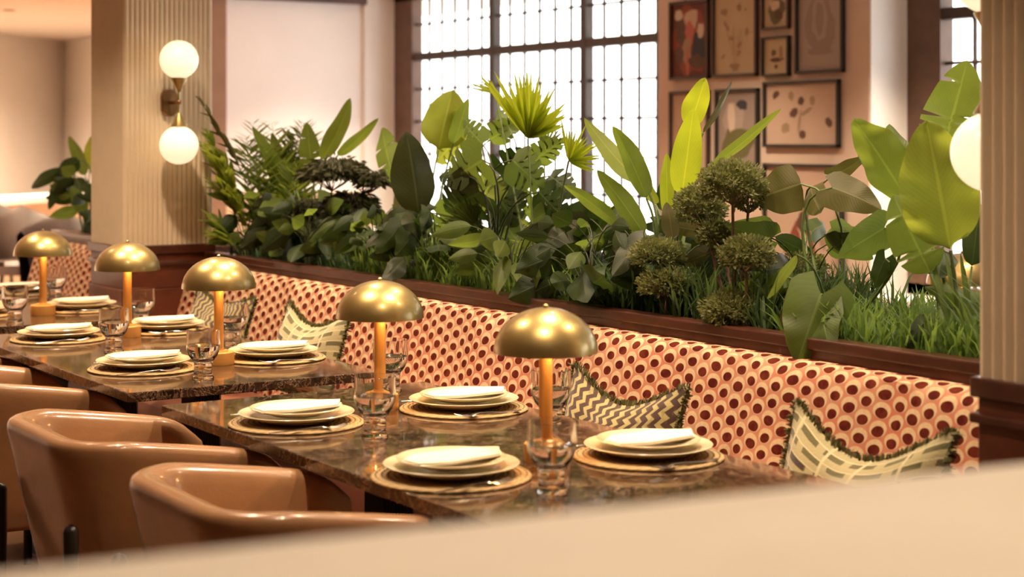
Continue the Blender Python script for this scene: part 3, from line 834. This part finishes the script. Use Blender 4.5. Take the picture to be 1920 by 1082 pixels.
# strelitzia at the left
p=Plant('bird_of_paradise_plant',root(597,3.2),'bird of paradise plant with upright torn leaves against the pale end wall',group=GP)
p.leaf((603,300),(657,186),40,'bop','banana',bend=.14,X=(3.2,3.25),roll=.5)
p.leaf((588,345),(575,232),44,'bop','torn',bend=.05,X=(3.2,3.15),roll=.1)
p.leaf((633,292),(709,223),24,'bop','banana',bend=.10,X=(3.25,3.3),roll=.4)
p.leaf((552,345),(474,238),30,'bop','banana',bend=.2,X=(3.2,3.1),roll=-.5)
p.leaf((548,335),(510,250),36,'bop','banana',bend=-.1,X=(3.15,3.3),roll=.3)
p.leaf((562,400),(505,325),34,'green','banana',bend=.12,X=(3.2,3.1),roll=-.3)
p.leaf((545,372),(490,300),26,'lime','banana',bend=.1,X=(3.3,3.3),roll=.8)
# big dark leaf plant
p=Plant('bird_of_paradise_plant',root(800,3.1),'tall plant with one big dark leaf in front of the window jamb',group=GP)
p.leaf((785,402),(762,250),84,'deep','banana',bend=.08,X=(3.05,3.0),roll=.25,fold=.3)
p.leaf((740,345),(716,240),56,'bop','torn',bend=.05,X=(3.25,3.3),roll=-.5)
p.leaf((775,420),(742,335),50,'olive','banana',bend=.1,X=(3.15,3.2),roll=-.6)
p.leaf((822,282),(848,172),92,'lime2','banana',bend=.06,X=(3.3,3.35),roll=-.2,fold=.35)
p.leaf((850,270),(876,186),36,'green','banana',bend=.05,X=(3.3,3.3),roll=.6)
# monstera
p=Plant('monstera_plant',root(915,3.2),'bushy monstera with split leaves in front of the tall window',group=GP)
MS=[((905,300),(845,340),80,'green',.1),((918,262),(965,228),50,'green',.5),((905,270),(870,228),42,'green',-.4),((880,235),(822,302),66,'lime2',.2),
 ((940,330),(1000,290),70,'dark_leaf',.3),((900,360),(838,392),90,'dark_leaf',-.2),((925,350),(960,410),90,'dark_leaf',.4),((960,300),(1010,345),66,'green',.2),
 ((985,400),(1042,372),64,'green',.3),((865,400),(820,450),76,'green',-.2),((900,420),(868,470),64,'dark_leaf',.3),((945,420),(985,470),80,'green',0),
 ((1010,360),(1060,410),60,'dark_leaf',.4),((880,330),(825,330),46,'dark_leaf',.5),((960,250),(935,205),34,'green',0),((930,470),(900,540),80,'green',.1),
 ((960,480),(1010,520),70,'dark_leaf',0),((1000,300),(1050,265),46,'green',.4),((890,450),(850,520),50,'green',.3),((1030,330),(1075,365),50,'dark_leaf',-.3),
 ((915,385),(905,330),70,'lime2',-.6),((975,440),(955,380),60,'lime2',.7)]
for i,(b,t,w,m,r) in enumerate(MS):
    x=2.98+.46*((i*0.618)%1)
    p.leaf(b,t,w*1.28,m,'monstera',bend=.10,fold=.22,roll=r,X=(x,x+.04),sw=.0045,sm='stalk_dark')
# parlour palm-ish lower light leaf
# fan palm
def fan(p, c, R_, a0, a1, n, m, X, tiltn=(-.6,-.6,.25), seed=1):
    c3=P(c[0],c[1],X); rad=wpx(R_,c3); rr=random.Random(seed)
    view=(c3-CAM).normalized(); right=view.cross(Vector((0,0,1))).normalized(); up=right.cross(view)
    mb=MB()
    for i in range(n):
        fr_=i/(n-1); a_=math.radians(a0+(a1-a0)*fr_); d=right*math.sin(a_)+up*math.cos(a_)
        d=(d+view*rr.uniform(-.15,.15)-view*.12).normalized()
        L_=rad*rr.uniform(.75,1.2)*(1.12-.45*fr_)
        tip=c3+d*L_+Vector((0,0,-.12*L_*abs(math.sin(a_))*rr.uniform(.3,1.3)))
        leaf_mesh(mb,c3,tip,rad*.085,(CAM-c3)+Vector((rr.uniform(-1,1),rr.uniform(-1,1),0))*1.5,'lance',bend=.05,fold=.5,rows=8)
    mb.build('fan_leaf',M[m],p.e,angle=180)
    r=p.root; pts=[bez(r,Vector((r.x*.3+c3.x*.7,r.y*.4+c3.y*.6,(r.z+c3.z)/2)),c3,i/10) for i in range(11)]
    MB().tube(pts,[.005-.002*i/10 for i in range(11)],7).build('stalk',M['stalk'],p.e)
p=Plant('fan_palm',root(1008,3.12),'fan palm with bright lime pleated fans before the tall window',group=GP)
fan(p,(990,260),118,-36,66,30,'lime',3.12,seed=2)
fan(p,(1066,302),72,-10,112,22,'lime',3.05,seed=5)
fan(p,(930,175),50,-75,-20,7,'lime2',3.2,seed=9)
fan(p,(1050,470),92,-70,60,18,'lime',3.4,seed=11)
fan(p,(1020,280),60,-20,80,12,'green',3.3,seed=8)
fan(p,(890,420),80,-100,20,16,'green',3.05,seed=13)
# strelitzia centre right
p=Plant('bird_of_paradise_plant',root(1205,3.2),'bird of paradise plant with long arching blades right of the fan palm',group=GP)
p.leaf((1212,372),(1150,238),46,'bop','banana',bend=-.10,X=(3.15,3.1),roll=-.45,fold=.4)
p.leaf((1205,345),(1096,221),40,'lime2','banana',bend=-.12,X=(3.2,3.2),roll=.4)
p.leaf((1208,440),(1120,320),44,'bop','banana',bend=-.08,X=(3.1,3.05),roll=-.4)
p.leaf((1158,422),(1058,348),32,'bop','banana',bend=-.12,X=(3.1,3.0),roll=-.5)
p.leaf((1230,385),(1180,300),34,'lime','banana',bend=.06,X=(3.3,3.35),roll=.7)
p.leaf((1190,450),(1130,385),38,'lime','banana',bend=.05,X=(3.35,3.4),roll=.2)
p.leaf((1245,400),(1262,318),44,'dark_leaf','banana',bend=.05,X=(3.35,3.4),roll=.2)
# banana with upright strap leaves
p=Plant('banana_plant',root(1270,3.2),'young banana plant with tall upright lime leaves before the framed pictures',group=GP)
p.leaf((1278,370),(1300,205),58,'lime','banana',bend=.03,X=(3.15,3.15),roll=.1,fold=.25)
p.leaf((1292,240),(1322,148),50,'lime','banana',bend=.05,X=(3.2,3.22),roll=.3,fold=.3)
p.leaf((1252,408),(1250,288),30,'lime','banana',bend=.04,X=(3.25,3.25),roll=-.3)
p.leaf((1335,312),(1464,204),24,'bop','banana',bend=.07,X=(3.2,3.3),roll=.5,fold=.4)
p.leaf((1318,250),(1372,150),18,'olive','banana',bend=.1,X=(3.25,3.35),roll=.9)
p.leaf((1262,450),(1250,380),34,'olive','banana',bend=.05,X=(3.1,3.1),roll=.3)
p.leaf((1290,420),(1340,385),40,'green','banana',bend=.1,X=(3.3,3.4),roll=.3)
# olive philodendron
p=Plant('philodendron_plant',root(1560,3.2),'philodendron with broad olive leaves in front of the lowest framed pictures',group=GP)
p.leaf((1502,345),(1425,372),92,'olive','lobe',bend=.1,X=(3.2,3.15),roll=.2,sw=.005)
p.leaf((1520,350),(1540,400),60,'olive','lobe',bend=.15,X=(3.25,3.2),roll=.5,sw=.005)
p.leaf((1560,352),(1650,392),80,'olive','heart',bend=.14,X=(3.2,3.25),roll=-.3,sw=.005)
p.leaf((1658,428),(1575,480),74,'green','heart',bend=.12,X=(3.2,3.15),roll=.1,sw=.005)
p.leaf((1560,330),(1625,290),40,'olive','heart',bend=.1,X=(3.4,3.4),roll=.6,sw=.004)
p.leaf((1660,485),(1640,540),44,'dark_leaf','heart',bend=.15,X=(3.1,3.1),roll=.4,sw=.004)
p.leaf((1478,520),(1420,560),46,'green','heart',bend=.12,X=(3.1,3.05),roll=.2,sw=.004)
p.leaf((1495,478),(1440,560),30,'lime2','banana',bend=.05,X=(3.05,3.0),roll=.9,sw=.004)
# big drooping leaves over the rail
p=Plant('caladium_plant',root(1530,3.05),'broad drooping dull green leaf hanging over the planter rail near the right',group=GP)
p.leaf((1540,552),(1496,676),128,'green','heart',bend=.16,X=(2.98,2.90),roll=0,sw=.006,fold=.3)
p.leaf((1540,575),(1556,655),84,'green','heart',bend=.12,X=(2.99,2.93),roll=.4,sw=.005)
p.leaf((1500,560),(1466,620),56,'olive','heart',bend=.16,X=(3.05,3.0),roll=-.4,sw=.005)
# large banana at right
p=Plant('banana_plant',root(1800,3.12),'large banana plant with huge light green leaves by the right-hand pillar',group=GP)
p.leaf((1782,470),(1738,232),150,'lime2','banana',bend=.06,X=(3.1,3.05),roll=.15,fold=.22,sw=.008,wav=.12)
p.leaf((1762,300),(1812,120),120,'bop','torn',bend=-.04,X=(3.3,3.35),roll=-.2,fold=.25,sw=.008)
p.leaf((1702,378),(1602,226),96,'bop','banana',bend=-.08,X=(3.2,3.1),roll=-.35,fold=.35,sw=.007,wav=.12)
p.leaf((1702,330),(1668,235),60,'green','banana',bend=.1,X=(3.3,3.35),roll=.6,sw=.006)
p.leaf((1745,515),(1676,368),98,'bop','torn',bend=.08,X=(3.12,3.1),roll=-.1,fold=.3,sw=.007)
p.leaf((1650,330),(1608,272),32,'dark_leaf','banana',bend=.1,X=(3.3,3.3),roll=.3,sw=.004)
p.leaf((1822,500),(1836,380),48,'dark_leaf','banana',bend=.1,X=(3.25,3.3),roll=.2,sw=.005)
p.leaf((1770,470),(1760,520),60,'dark_leaf','banana',bend=.2,X=(3.25,3.2),roll=.2,sw=.005)
for a_,b_ in ((1790,1742),(1812,1770),(1825,1800)):
    p.leaf((a_,640),(b_,470),12,'green','strap',bend=.05,X=(3.1,3.15),roll=.2,stalk=False)
p.leaf((1735,600),(1690,672),34,'dark_leaf','heart',bend=.2,X=(3.05,3.0),roll=.2,sw=.004)

# feathery bamboo palm at the far left end
def frond(mb, b, t, L, m=None, n=16, sag=.15, seed=0):
    rr=random.Random(seed); mid=(b+t)/2+Vector((0,0,sag*(t-b).length))
    pts=[bez(b,mid,t,i/n) for i in range(n+1)]
    mb.tube(pts,[.003*(1-.7*i/n) for i in range(n+1)],5)
    for i in range(3,n+1):
        tg=(pts[i]-pts[i-1]).normalized(); sd=tg.cross(Vector((0,0,1))); sd=sd.normalized() if sd.length>.01 else Vector((1,0,0))
        for s in (-1,1):
            l=L*math.sin(PI*(i/n)**.8*.93)*rr.uniform(.8,1.15)+.02
            d=(tg*.75+sd*s*.75+Vector((0,0,rr.uniform(-.5,.15)))).normalized()
            leaf_mesh(mb,pts[i],pts[i]+d*l,l*.17,Vector((rr.uniform(-.4,.4),rr.uniform(-.4,.4),1)),'lance',bend=.08,rows=4)
p=Plant('bamboo_palm',(3.12,6.72,SOIL),'feathery light green bamboo palm beside the far reeded pillar',group=GP)
rr=random.Random(4)
for i in range(44):
    b=Vector((3.1+rr.uniform(-.1,.2),6.72+rr.uniform(-.25,.12),SOIL))
    z=rr.uniform(225,450); tx=rr.uniform(392,560) if z>300 else rr.uniform(380,490)
    xx=3.15+rr.uniform(-.12,.25) if tx>402 else 2.88
    t=P(tx,z,xx); t.y=min(t.y,6.90); b=b.lerp(Vector((t.x,t.y,b.z)),.35)
    mb=MB(); frond(mb,b+(t-b)*.25,t,.13,seed=i,sag=.2); mb.tube([b,b+(t-b)*.12+Vector((0,0,.05)),b+(t-b)*.25],.003,5)
    mb.build('frond',M['lime2' if i%2==0 else 'bop'],p.e,angle=180)
t=P(372,185,2.85); b=Vector((3.03,6.75,1.25)); mb=MB(); frond(mb,b,t,.10,seed=77,sag=.1); mb.build('frond',M['olive'],p.e,angle=180)

# clipped bushes and schefflera
def crown(mb, c, rx, rz, n, ll, seed, flat=False, lw=.45):
    rr=random.Random(seed)
    for k in range(n):
        a_=rr.uniform(0,2*PI); zz=rr.uniform(-.65 if not flat else -.2,1); r=math.sqrt(max(0,1-zz*zz))
        f=rr.uniform(.72,1.0) if rr.random()<.8 else rr.uniform(.3,.7)
        d=Vector((r*math.cos(a_),r*math.sin(a_),zz)); p0=c+Vector((d.x*rx*f,d.y*rx*f,d.z*rz*f))
        bump_=1+.12*math.sin(a_*5+zz*7)
        p0=c+(p0-c)*bump_
        dd=(d+Vector((rr.uniform(-.8,.8),rr.uniform(-.8,.8),rr.uniform(-.5,.7)))).normalized()
        if flat: dd=(Vector((d.x,d.y,rr.uniform(-.9,.1)))).normalized()
        l=ll*rr.uniform(.6,1.2); w=dd.cross(Vector((rr.uniform(-1,1),rr.uniform(-1,1),rr.uniform(-1,1))))
        w=w.normalized()*l*lw*.5 if w.length>.01 else Vector((l*.2,0,0))
        q=p0+dd*l
        mb.add([p0,p0+dd*l*.5+w,q,p0+dd*l*.5-w],[(0,1,2,3)],[(.3,0),(.8,.5),(.6,1),(.2,.5)])
def bush(name, rootpt, crowns, m, label, n=1500, ll=.014, flat=False, lw=.5, seed=0):
    p=Plant(name,rootpt,label,'plant',GP)
    mb=MB()
    for i,(px,py,rw,rh,X) in enumerate(crowns):
        c=P(px,py,X); sc_=dist(c)/F
        crown(mb,c,rw*sc_,rh*sc_,int(n*(rw*rh)/2200),ll,seed+i,flat,lw)
    o=mb.build('foliage',M[m],p.e,smooth=False); 
    mb=MB(); rr=random.Random(seed)
    for i,(px,py,rw,rh,X) in enumerate(crowns):
        c=P(px,py,X); sc_=dist(c)/F; r0=Vector(rootpt)
        k=c-Vector((0,0,rh*sc_*.9)); k=k.lerp(Vector((r0.x,r0.y,k.z)),.2)
        mid=Vector((k.x*.6+r0.x*.4+.01*math.sin(i*3),k.y*.6+r0.y*.4,(k.z+r0.z)/2))
        mb.tube([bez(r0,mid,k,j/6) for j in range(7)],[.007-.003*j/6 for j in range(7)],6)
        for j in range(14):
            a_=rr.uniform(0,2*PI); e_=c+Vector((math.cos(a_)*rw*sc_*.75,math.sin(a_)*rw*sc_*.75,rh*sc_*rr.uniform(-.35,.4)))
            mb.tube([k,k.lerp(e_,.5)+Vector((0,0,-.008)),e_],[.0028,.002,.001],5)
    mb.build('branch',M['bark'],p.e)
    return p
bush('clipped_shrub',root(1380,3.05),[(1372,345,60,42,3.05),(1312,388,46,40,3.1),(1408,372,34,30,3.15)],'topiary','tall clipped shrub with rounded olive crowns before the framed pictures',n=3800,seed=10)
bush('clipped_shrub',root(1400,3.0),[(1400,478,50,34,3.02),(1345,440,34,26,3.1)],'topiary','middle clipped shrub under the tall rounded one',n=3800,seed=20)
bush('clipped_shrub',root(1245,3.0),[(1232,478,50,30,3.02),(1250,532,52,28,3.0)],'topiary','dark clipped shrub left of the tall rounded shrub',n=3800,seed=30)
bush('clipped_shrub',root(1372,2.98),[(1372,582,54,34,2.99)],'topiary','low clipped mound at the planter rail, centre right',n=3800,seed=40)
bush('clipped_shrub',root(1500,3.3),[(1500,500,50,24,3.3)],'topiary','loose clipped shrub behind the philodendron stalks',n=1800,seed=50)
bush('schefflera_plant',root(600,3.12),[(628,328,60,34,3.1),(575,398,50,28,3.1),(658,388,46,32,3.15),(700,342,28,24,3.2)],'topiary_dark','dark umbrella schefflera with layered drooping crowns at the left of planter',n=2600,ll=.036,flat=True,lw=.3,seed=60)

# understory clumps of arching leaves
def clump(y, x, n, h, leafL, m, label, kind='heart', name='peace_lily', seed=0, over=.3, w=.5, reach=.20, group=GP):
    p=Plant(name,(x,y,SOIL),label,'plant',group); rr=random.Random(seed)
    for i in range(n):
        a_=rr.uniform(0,2*PI); rad=reach*rr.uniform(.35,1); hh=h*rr.uniform(.35,1)
        bx=max(2.965,min(3.50,x+rad*.7*math.cos(a_))); by=y+rad*math.sin(a_)
        B=Vector((bx,by,SOIL+hh)); l=leafL*rr.uniform(.7,1.2)
        d=Vector((math.cos(a_)*.8-.25,math.sin(a_),rr.uniform(-.9,.35))).normalized()
        T_=B+d*l
        if T_.x<2.87: T_.x=2.87+rr.uniform(0,.03)
        T_.z=max(T_.z,.94)
        mm=m if isinstance(m,str) else rr.choice(m)
        p.leaf(B,T_,l*w*rr.uniform(.8,1.15),mm,kind,bend=.14,fold=.3,roll=rr.uniform(-.7,.7),sw=.003,sm='stalk_dark',pixels=False)
    return p
CL=[(6.75,3.05,'green','leafy clump at the foot of the reeded pillar, far left of planter'),(6.45,3.1,'green','leafy clump second from the pillar end of the planter'),
 (6.15,3.02,'dark_leaf','dark leafy clump left of the layered schefflera'),(5.85,3.15,'green','leafy clump under the layered schefflera'),
 (5.6,3.02,'dark_leaf','dark leafy clump just right of the schefflera trunk'),(5.3,3.1,'dark_leaf','dark leafy clump over the rail, left of the big dark leaf'),
 (4.65,3.02,'green','leafy clump at the foot of the monstera'),(4.4,3.25,'green','leafy clump behind the fan palm stalks'),
 (4.2,3.02,'dark_leaf','dark leafy clump right of the fan palm stalks'),(3.98,3.15,'dark_leaf','dark leafy clump at the foot of the arching bird of paradise'),
 (3.8,3.3,'olive','olive leafy clump left of the clipped shrubs'),(3.55,3.3,'green','leafy clump behind the clipped shrubs')]
for i,(y,x,m,l) in enumerate(CL):
    k=24 if i<9 else 13
    clump(y,x,k,.30 if i<6 else .30,.16,(m,m,'dark_leaf','deep' if i%2 else 'green'),l,seed=100+i,name=('peace_lily','philodendron_plant')[i%2],kind=('lance','heart')[i%2],w=(.42,.62)[i%2])
clump(4.28,3.0,9,.20,.17,('dark_leaf','deep'),'glossy dark broad-leaved plant behind the front lamp shade',seed=140,kind='heart',w=.7,name='philodendron_plant')
clump(2.75,3.25,5,.16,.12,('dark_leaf','green'),'small dark leafy clump among the grass at right',seed=150,kind='heart',w=.6,name='philodendron_plant')

# grass
def grass(y0,y1,n,m,label,h=(.08,.2),seed=0,x=(2.975,3.5)):
    rr=random.Random(seed); mb=MB()
    nt=int(n/14)
    for t in range(nt):
        cx=rr.uniform(*x); cy=rr.uniform(y0,y1)
        for k in range(14):
            bx=min(max(cx+rr.gauss(0,.012),x[0]),x[1]); by=min(max(cy+rr.gauss(0,.014),y0),y1)
            H=rr.uniform(*h); a_=rr.uniform(0,2*PI); ln=rr.uniform(.1,.9)*H
            B=Vector((bx,by,SOIL-.005)); T_=B+Vector((math.cos(a_)*ln*.75,math.sin(a_)*ln,H))
            if T_.x<2.90: T_.x=2.90
            mid=(B+T_)/2+Vector((-math.cos(a_)*ln*.3,-math.sin(a_)*ln*.3,H*.25))
            w=rr.uniform(.0020,.0056); sd=Vector((math.sin(a_+rr.uniform(-1,1)),-math.cos(a_),0)).normalized()
            vs=[];us=[]
            for i,s in enumerate((0,.35,.7,1)):
                c=bez(B,mid,T_,s); ww=w*(1,1,.75,.08)[i]; vs += [c-sd*ww,c+sd*ww]; us += [(.2,s),(.8,s)]
            mb.add(vs,[(0,1,3,2),(2,3,5,4),(4,5,7,6)],us)
    o=mb.build('ornamental_grass',M[m]); return meta(o,label,'grass',None,'stuff')
grass(2.30,3.35,3600,'grass','bright tufted grass at the right end of the planter',seed=1,h=(.05,.155))
grass(2.30,2.75,240,'grass','taller grass blades beside the right-hand pillar',seed=6,h=(.16,.26))
grass(3.35,4.1,2600,'grass_dark','blue-green grass between the clipped shrubs',seed=2,h=(.08,.22))
grass(4.1,5.0,2600,'grass','grass under the monstera and fan palm',seed=3,h=(.06,.18))
grass(5.0,5.65,2400,'grass','light grass patch under the big dark leaf',seed=4,h=(.08,.2))
grass(5.65,6.9,1500,'grass_dark','dark grass under the leafy clumps near the far pillar',seed=5,h=(.05,.13))

# plants of the second planter
G2='plants beyond the far pillar'
for i,(y,l) in enumerate(((8.0,'dark leafy plant just left of the far reeded pillar'),(8.45,'arching dark plant second from the pillar in the left background'),(8.85,'drooping plant at the left end of the far planter'))):
    clump(y,3.06,16,.36,.22,('dark_leaf','dark_leaf','green'),l,seed=200+i,kind='lance',w=.4,reach=.26,name='peace_lily',group=G2)
p=Plant('rubber_plant',(3.05,8.95,SOIL),'taller plant with upright broad leaves left of the far pillar',group=G2)
p.leaf((160,330),(130,256),26,'green','banana',X=(3.05,2.98),roll=.3,sw=.006)
p.leaf((168,320),(172,255),28,'lime2','banana',X=(3.1,3.1),roll=.3,sw=.006)
p.leaf((150,300),(104,335),34,'dark_leaf','banana',X=(3.0,2.92),roll=.3,bend=.2,sw=.006)
p.leaf((122,318),(60,352),26,'dark_leaf','banana',X=(2.95,2.85),roll=.3,bend=.25,sw=.006)
p.leaf((118,330),(92,392),24,'dark_leaf','banana',X=(2.95,2.88),roll=.3,bend=.15,sw=.006)
p.leaf((150,360),(118,330),30,'dark_leaf','banana',X=(3.0,2.95),roll=.3,bend=.15,sw=.006)
p.leaf((160,400),(135,350),30,'green','banana',X=(3.0,2.95),roll=-.3,bend=.15,sw=.006)

# ---------------------------------------------------------------- background furniture
e=empty('booth_divider',(5.6,11.5,0),'low tan upholstered divider before the pale end wall','divider')
a0=PY(436,366,11.5).x; a1=PY(697,366,11.5).x
MB().box(a0,a1,11.5,11.62,0,1.02).build('panel',M['tan_panel'],e,smooth=False,bevel=.01)
MB().box(a0-.01,a1+.01,11.49,11.63,1.02,1.045).build('top_rail',M['tan_panel'],e,smooth=False,bevel=.005)
def make_brown():
    e=empty('brown_armchair',(0,0,0),'x','chair','brown armchairs in the far room')
    mb=MB(); rows=[]
    for k in range(17):
        a_=PI*(k/16)+PI/2; c_,s_=math.cos(a_),math.sin(a_)
        rows.append([(c_*r,s_*r,z) for r,z in ((.24,.35),(.30,.36),(.33,.86-.12*abs(s_)),(.30,.90-.12*abs(s_)),(.27,.86-.12*abs(s_)),(.22,.42))])
    mb.grid(rows,None,True).build('shell',M['leather_brown'],e,angle=80)
    MB().lathe([(.0001,.47),(.2,.465),(.235,.44),(.235,.36),(.0001,.35)],28).build('seat',M['leather_brown'],e)
    for sx,sy in ((-1,-1),(-1,1),(1,-1),(1,1)): MB().tube([(.17*sx,.17*sy,0),(.15*sx,.15*sy,.36)],[.012,.016],10).build('leg',M['dark'],e)
    return e
bk=Kind(make_brown)
for px,Y,l in ((-14,14.6,'brown armchair at the far left edge behind the leftmost lamp'),(40,13.6,'brown armchair behind the leftmost brass lamp'),(118,12.2,'brown armchair half hidden by the far planter')):
    q=PY(px,400,Y); bk.get((q.x,q.y,0),l,rz=-PI/2-.3)
q=PY(20,380,16.6)
e=empty('white_counter',(q.x,q.y,0),'long white-topped counter along the far left wall','counter')
d_=(bpt-a).normalized(); nn=Vector((d_.y,-d_.x,0))
mb=MB(); 
def obox(mb,c,hl,hd,z0,z1):
    q=[c+d_*hl+nn*hd,c-d_*hl+nn*hd,c-d_*hl-nn*hd,c+d_*hl-nn*hd]
    mb.add([(p.x,p.y,z0) for p in q]+[(p.x,p.y,z1) for p in q],[(3,2,1,0),(4,5,6,7),(0,1,5,4),(1,2,6,5),(2,3,7,6),(3,0,4,7)])
cc=Vector((q.x,q.y,0))
obox(mb,cc,1.5,.3,.82,.88); mb.build('counter_top',M['white_top'],e,smooth=False)
mb=MB(); obox(mb,cc,1.45,.25,0,.82); mb.build('cabinet',M['tan_panel'],e,smooth=False)

# ---------------------------------------------------------------- daylight
w=bpy.data.worlds.new('overcast sky'); bpy.context.scene.world=w; w.use_nodes=True
w.node_tree.nodes['Background'].inputs[0].default_value=(1,.97,.93,1); w.node_tree.nodes['Background'].inputs[1].default_value=5.5
for y0,y1 in ((8.45,12.4),(2.6,6.585),(-1.2,1.6)):
    o=light('window_portal','AREA',(7.1,(y0+y1)/2,1.62),1,(1,1,1),shape='RECTANGLE',size=2.05,size_y=y1-y0,rot=(0,math.radians(90),0))
    o.data.cycles.is_portal=True

# ---------------------------------------------------------------- camera
cam=bpy.data.cameras.new('camera'); co=bpy.data.objects.new('camera',cam); col.objects.link(co)
co.location=(0,0,CH); co.rotation_euler=(PI/2,0,-math.radians(33.1))
cam.sensor_width=36; cam.sensor_fit='HORIZONTAL'; cam.lens=F/1920*36; cam.shift_y=-(541-HZ)/1920
cam.clip_start=.05; cam.clip_end=200
cam.dof.use_dof=True; cam.dof.focus_distance=4.8; cam.dof.aperture_fstop=3.2; cam.dof.aperture_blades=0
sc_=bpy.context.scene; sc_.camera=co
sc_.view_settings.view_transform='Standard'; sc_.view_settings.look='None'; sc_.view_settings.exposure=0.0; sc_.view_settings.gamma=1
cy=sc_.cycles
cy.use_denoising=True
try: cy.denoiser='OPENIMAGEDENOISE'
except Exception: pass
cy.max_bounces=10; cy.transparent_max_bounces=12; cy.transmission_bounces=8; cy.glossy_bounces=5; cy.diffuse_bounces=4
cy.sample_clamp_indirect=6; cy.caustics_reflective=False; cy.caustics_refractive=True; cy.blur_glossy=.5
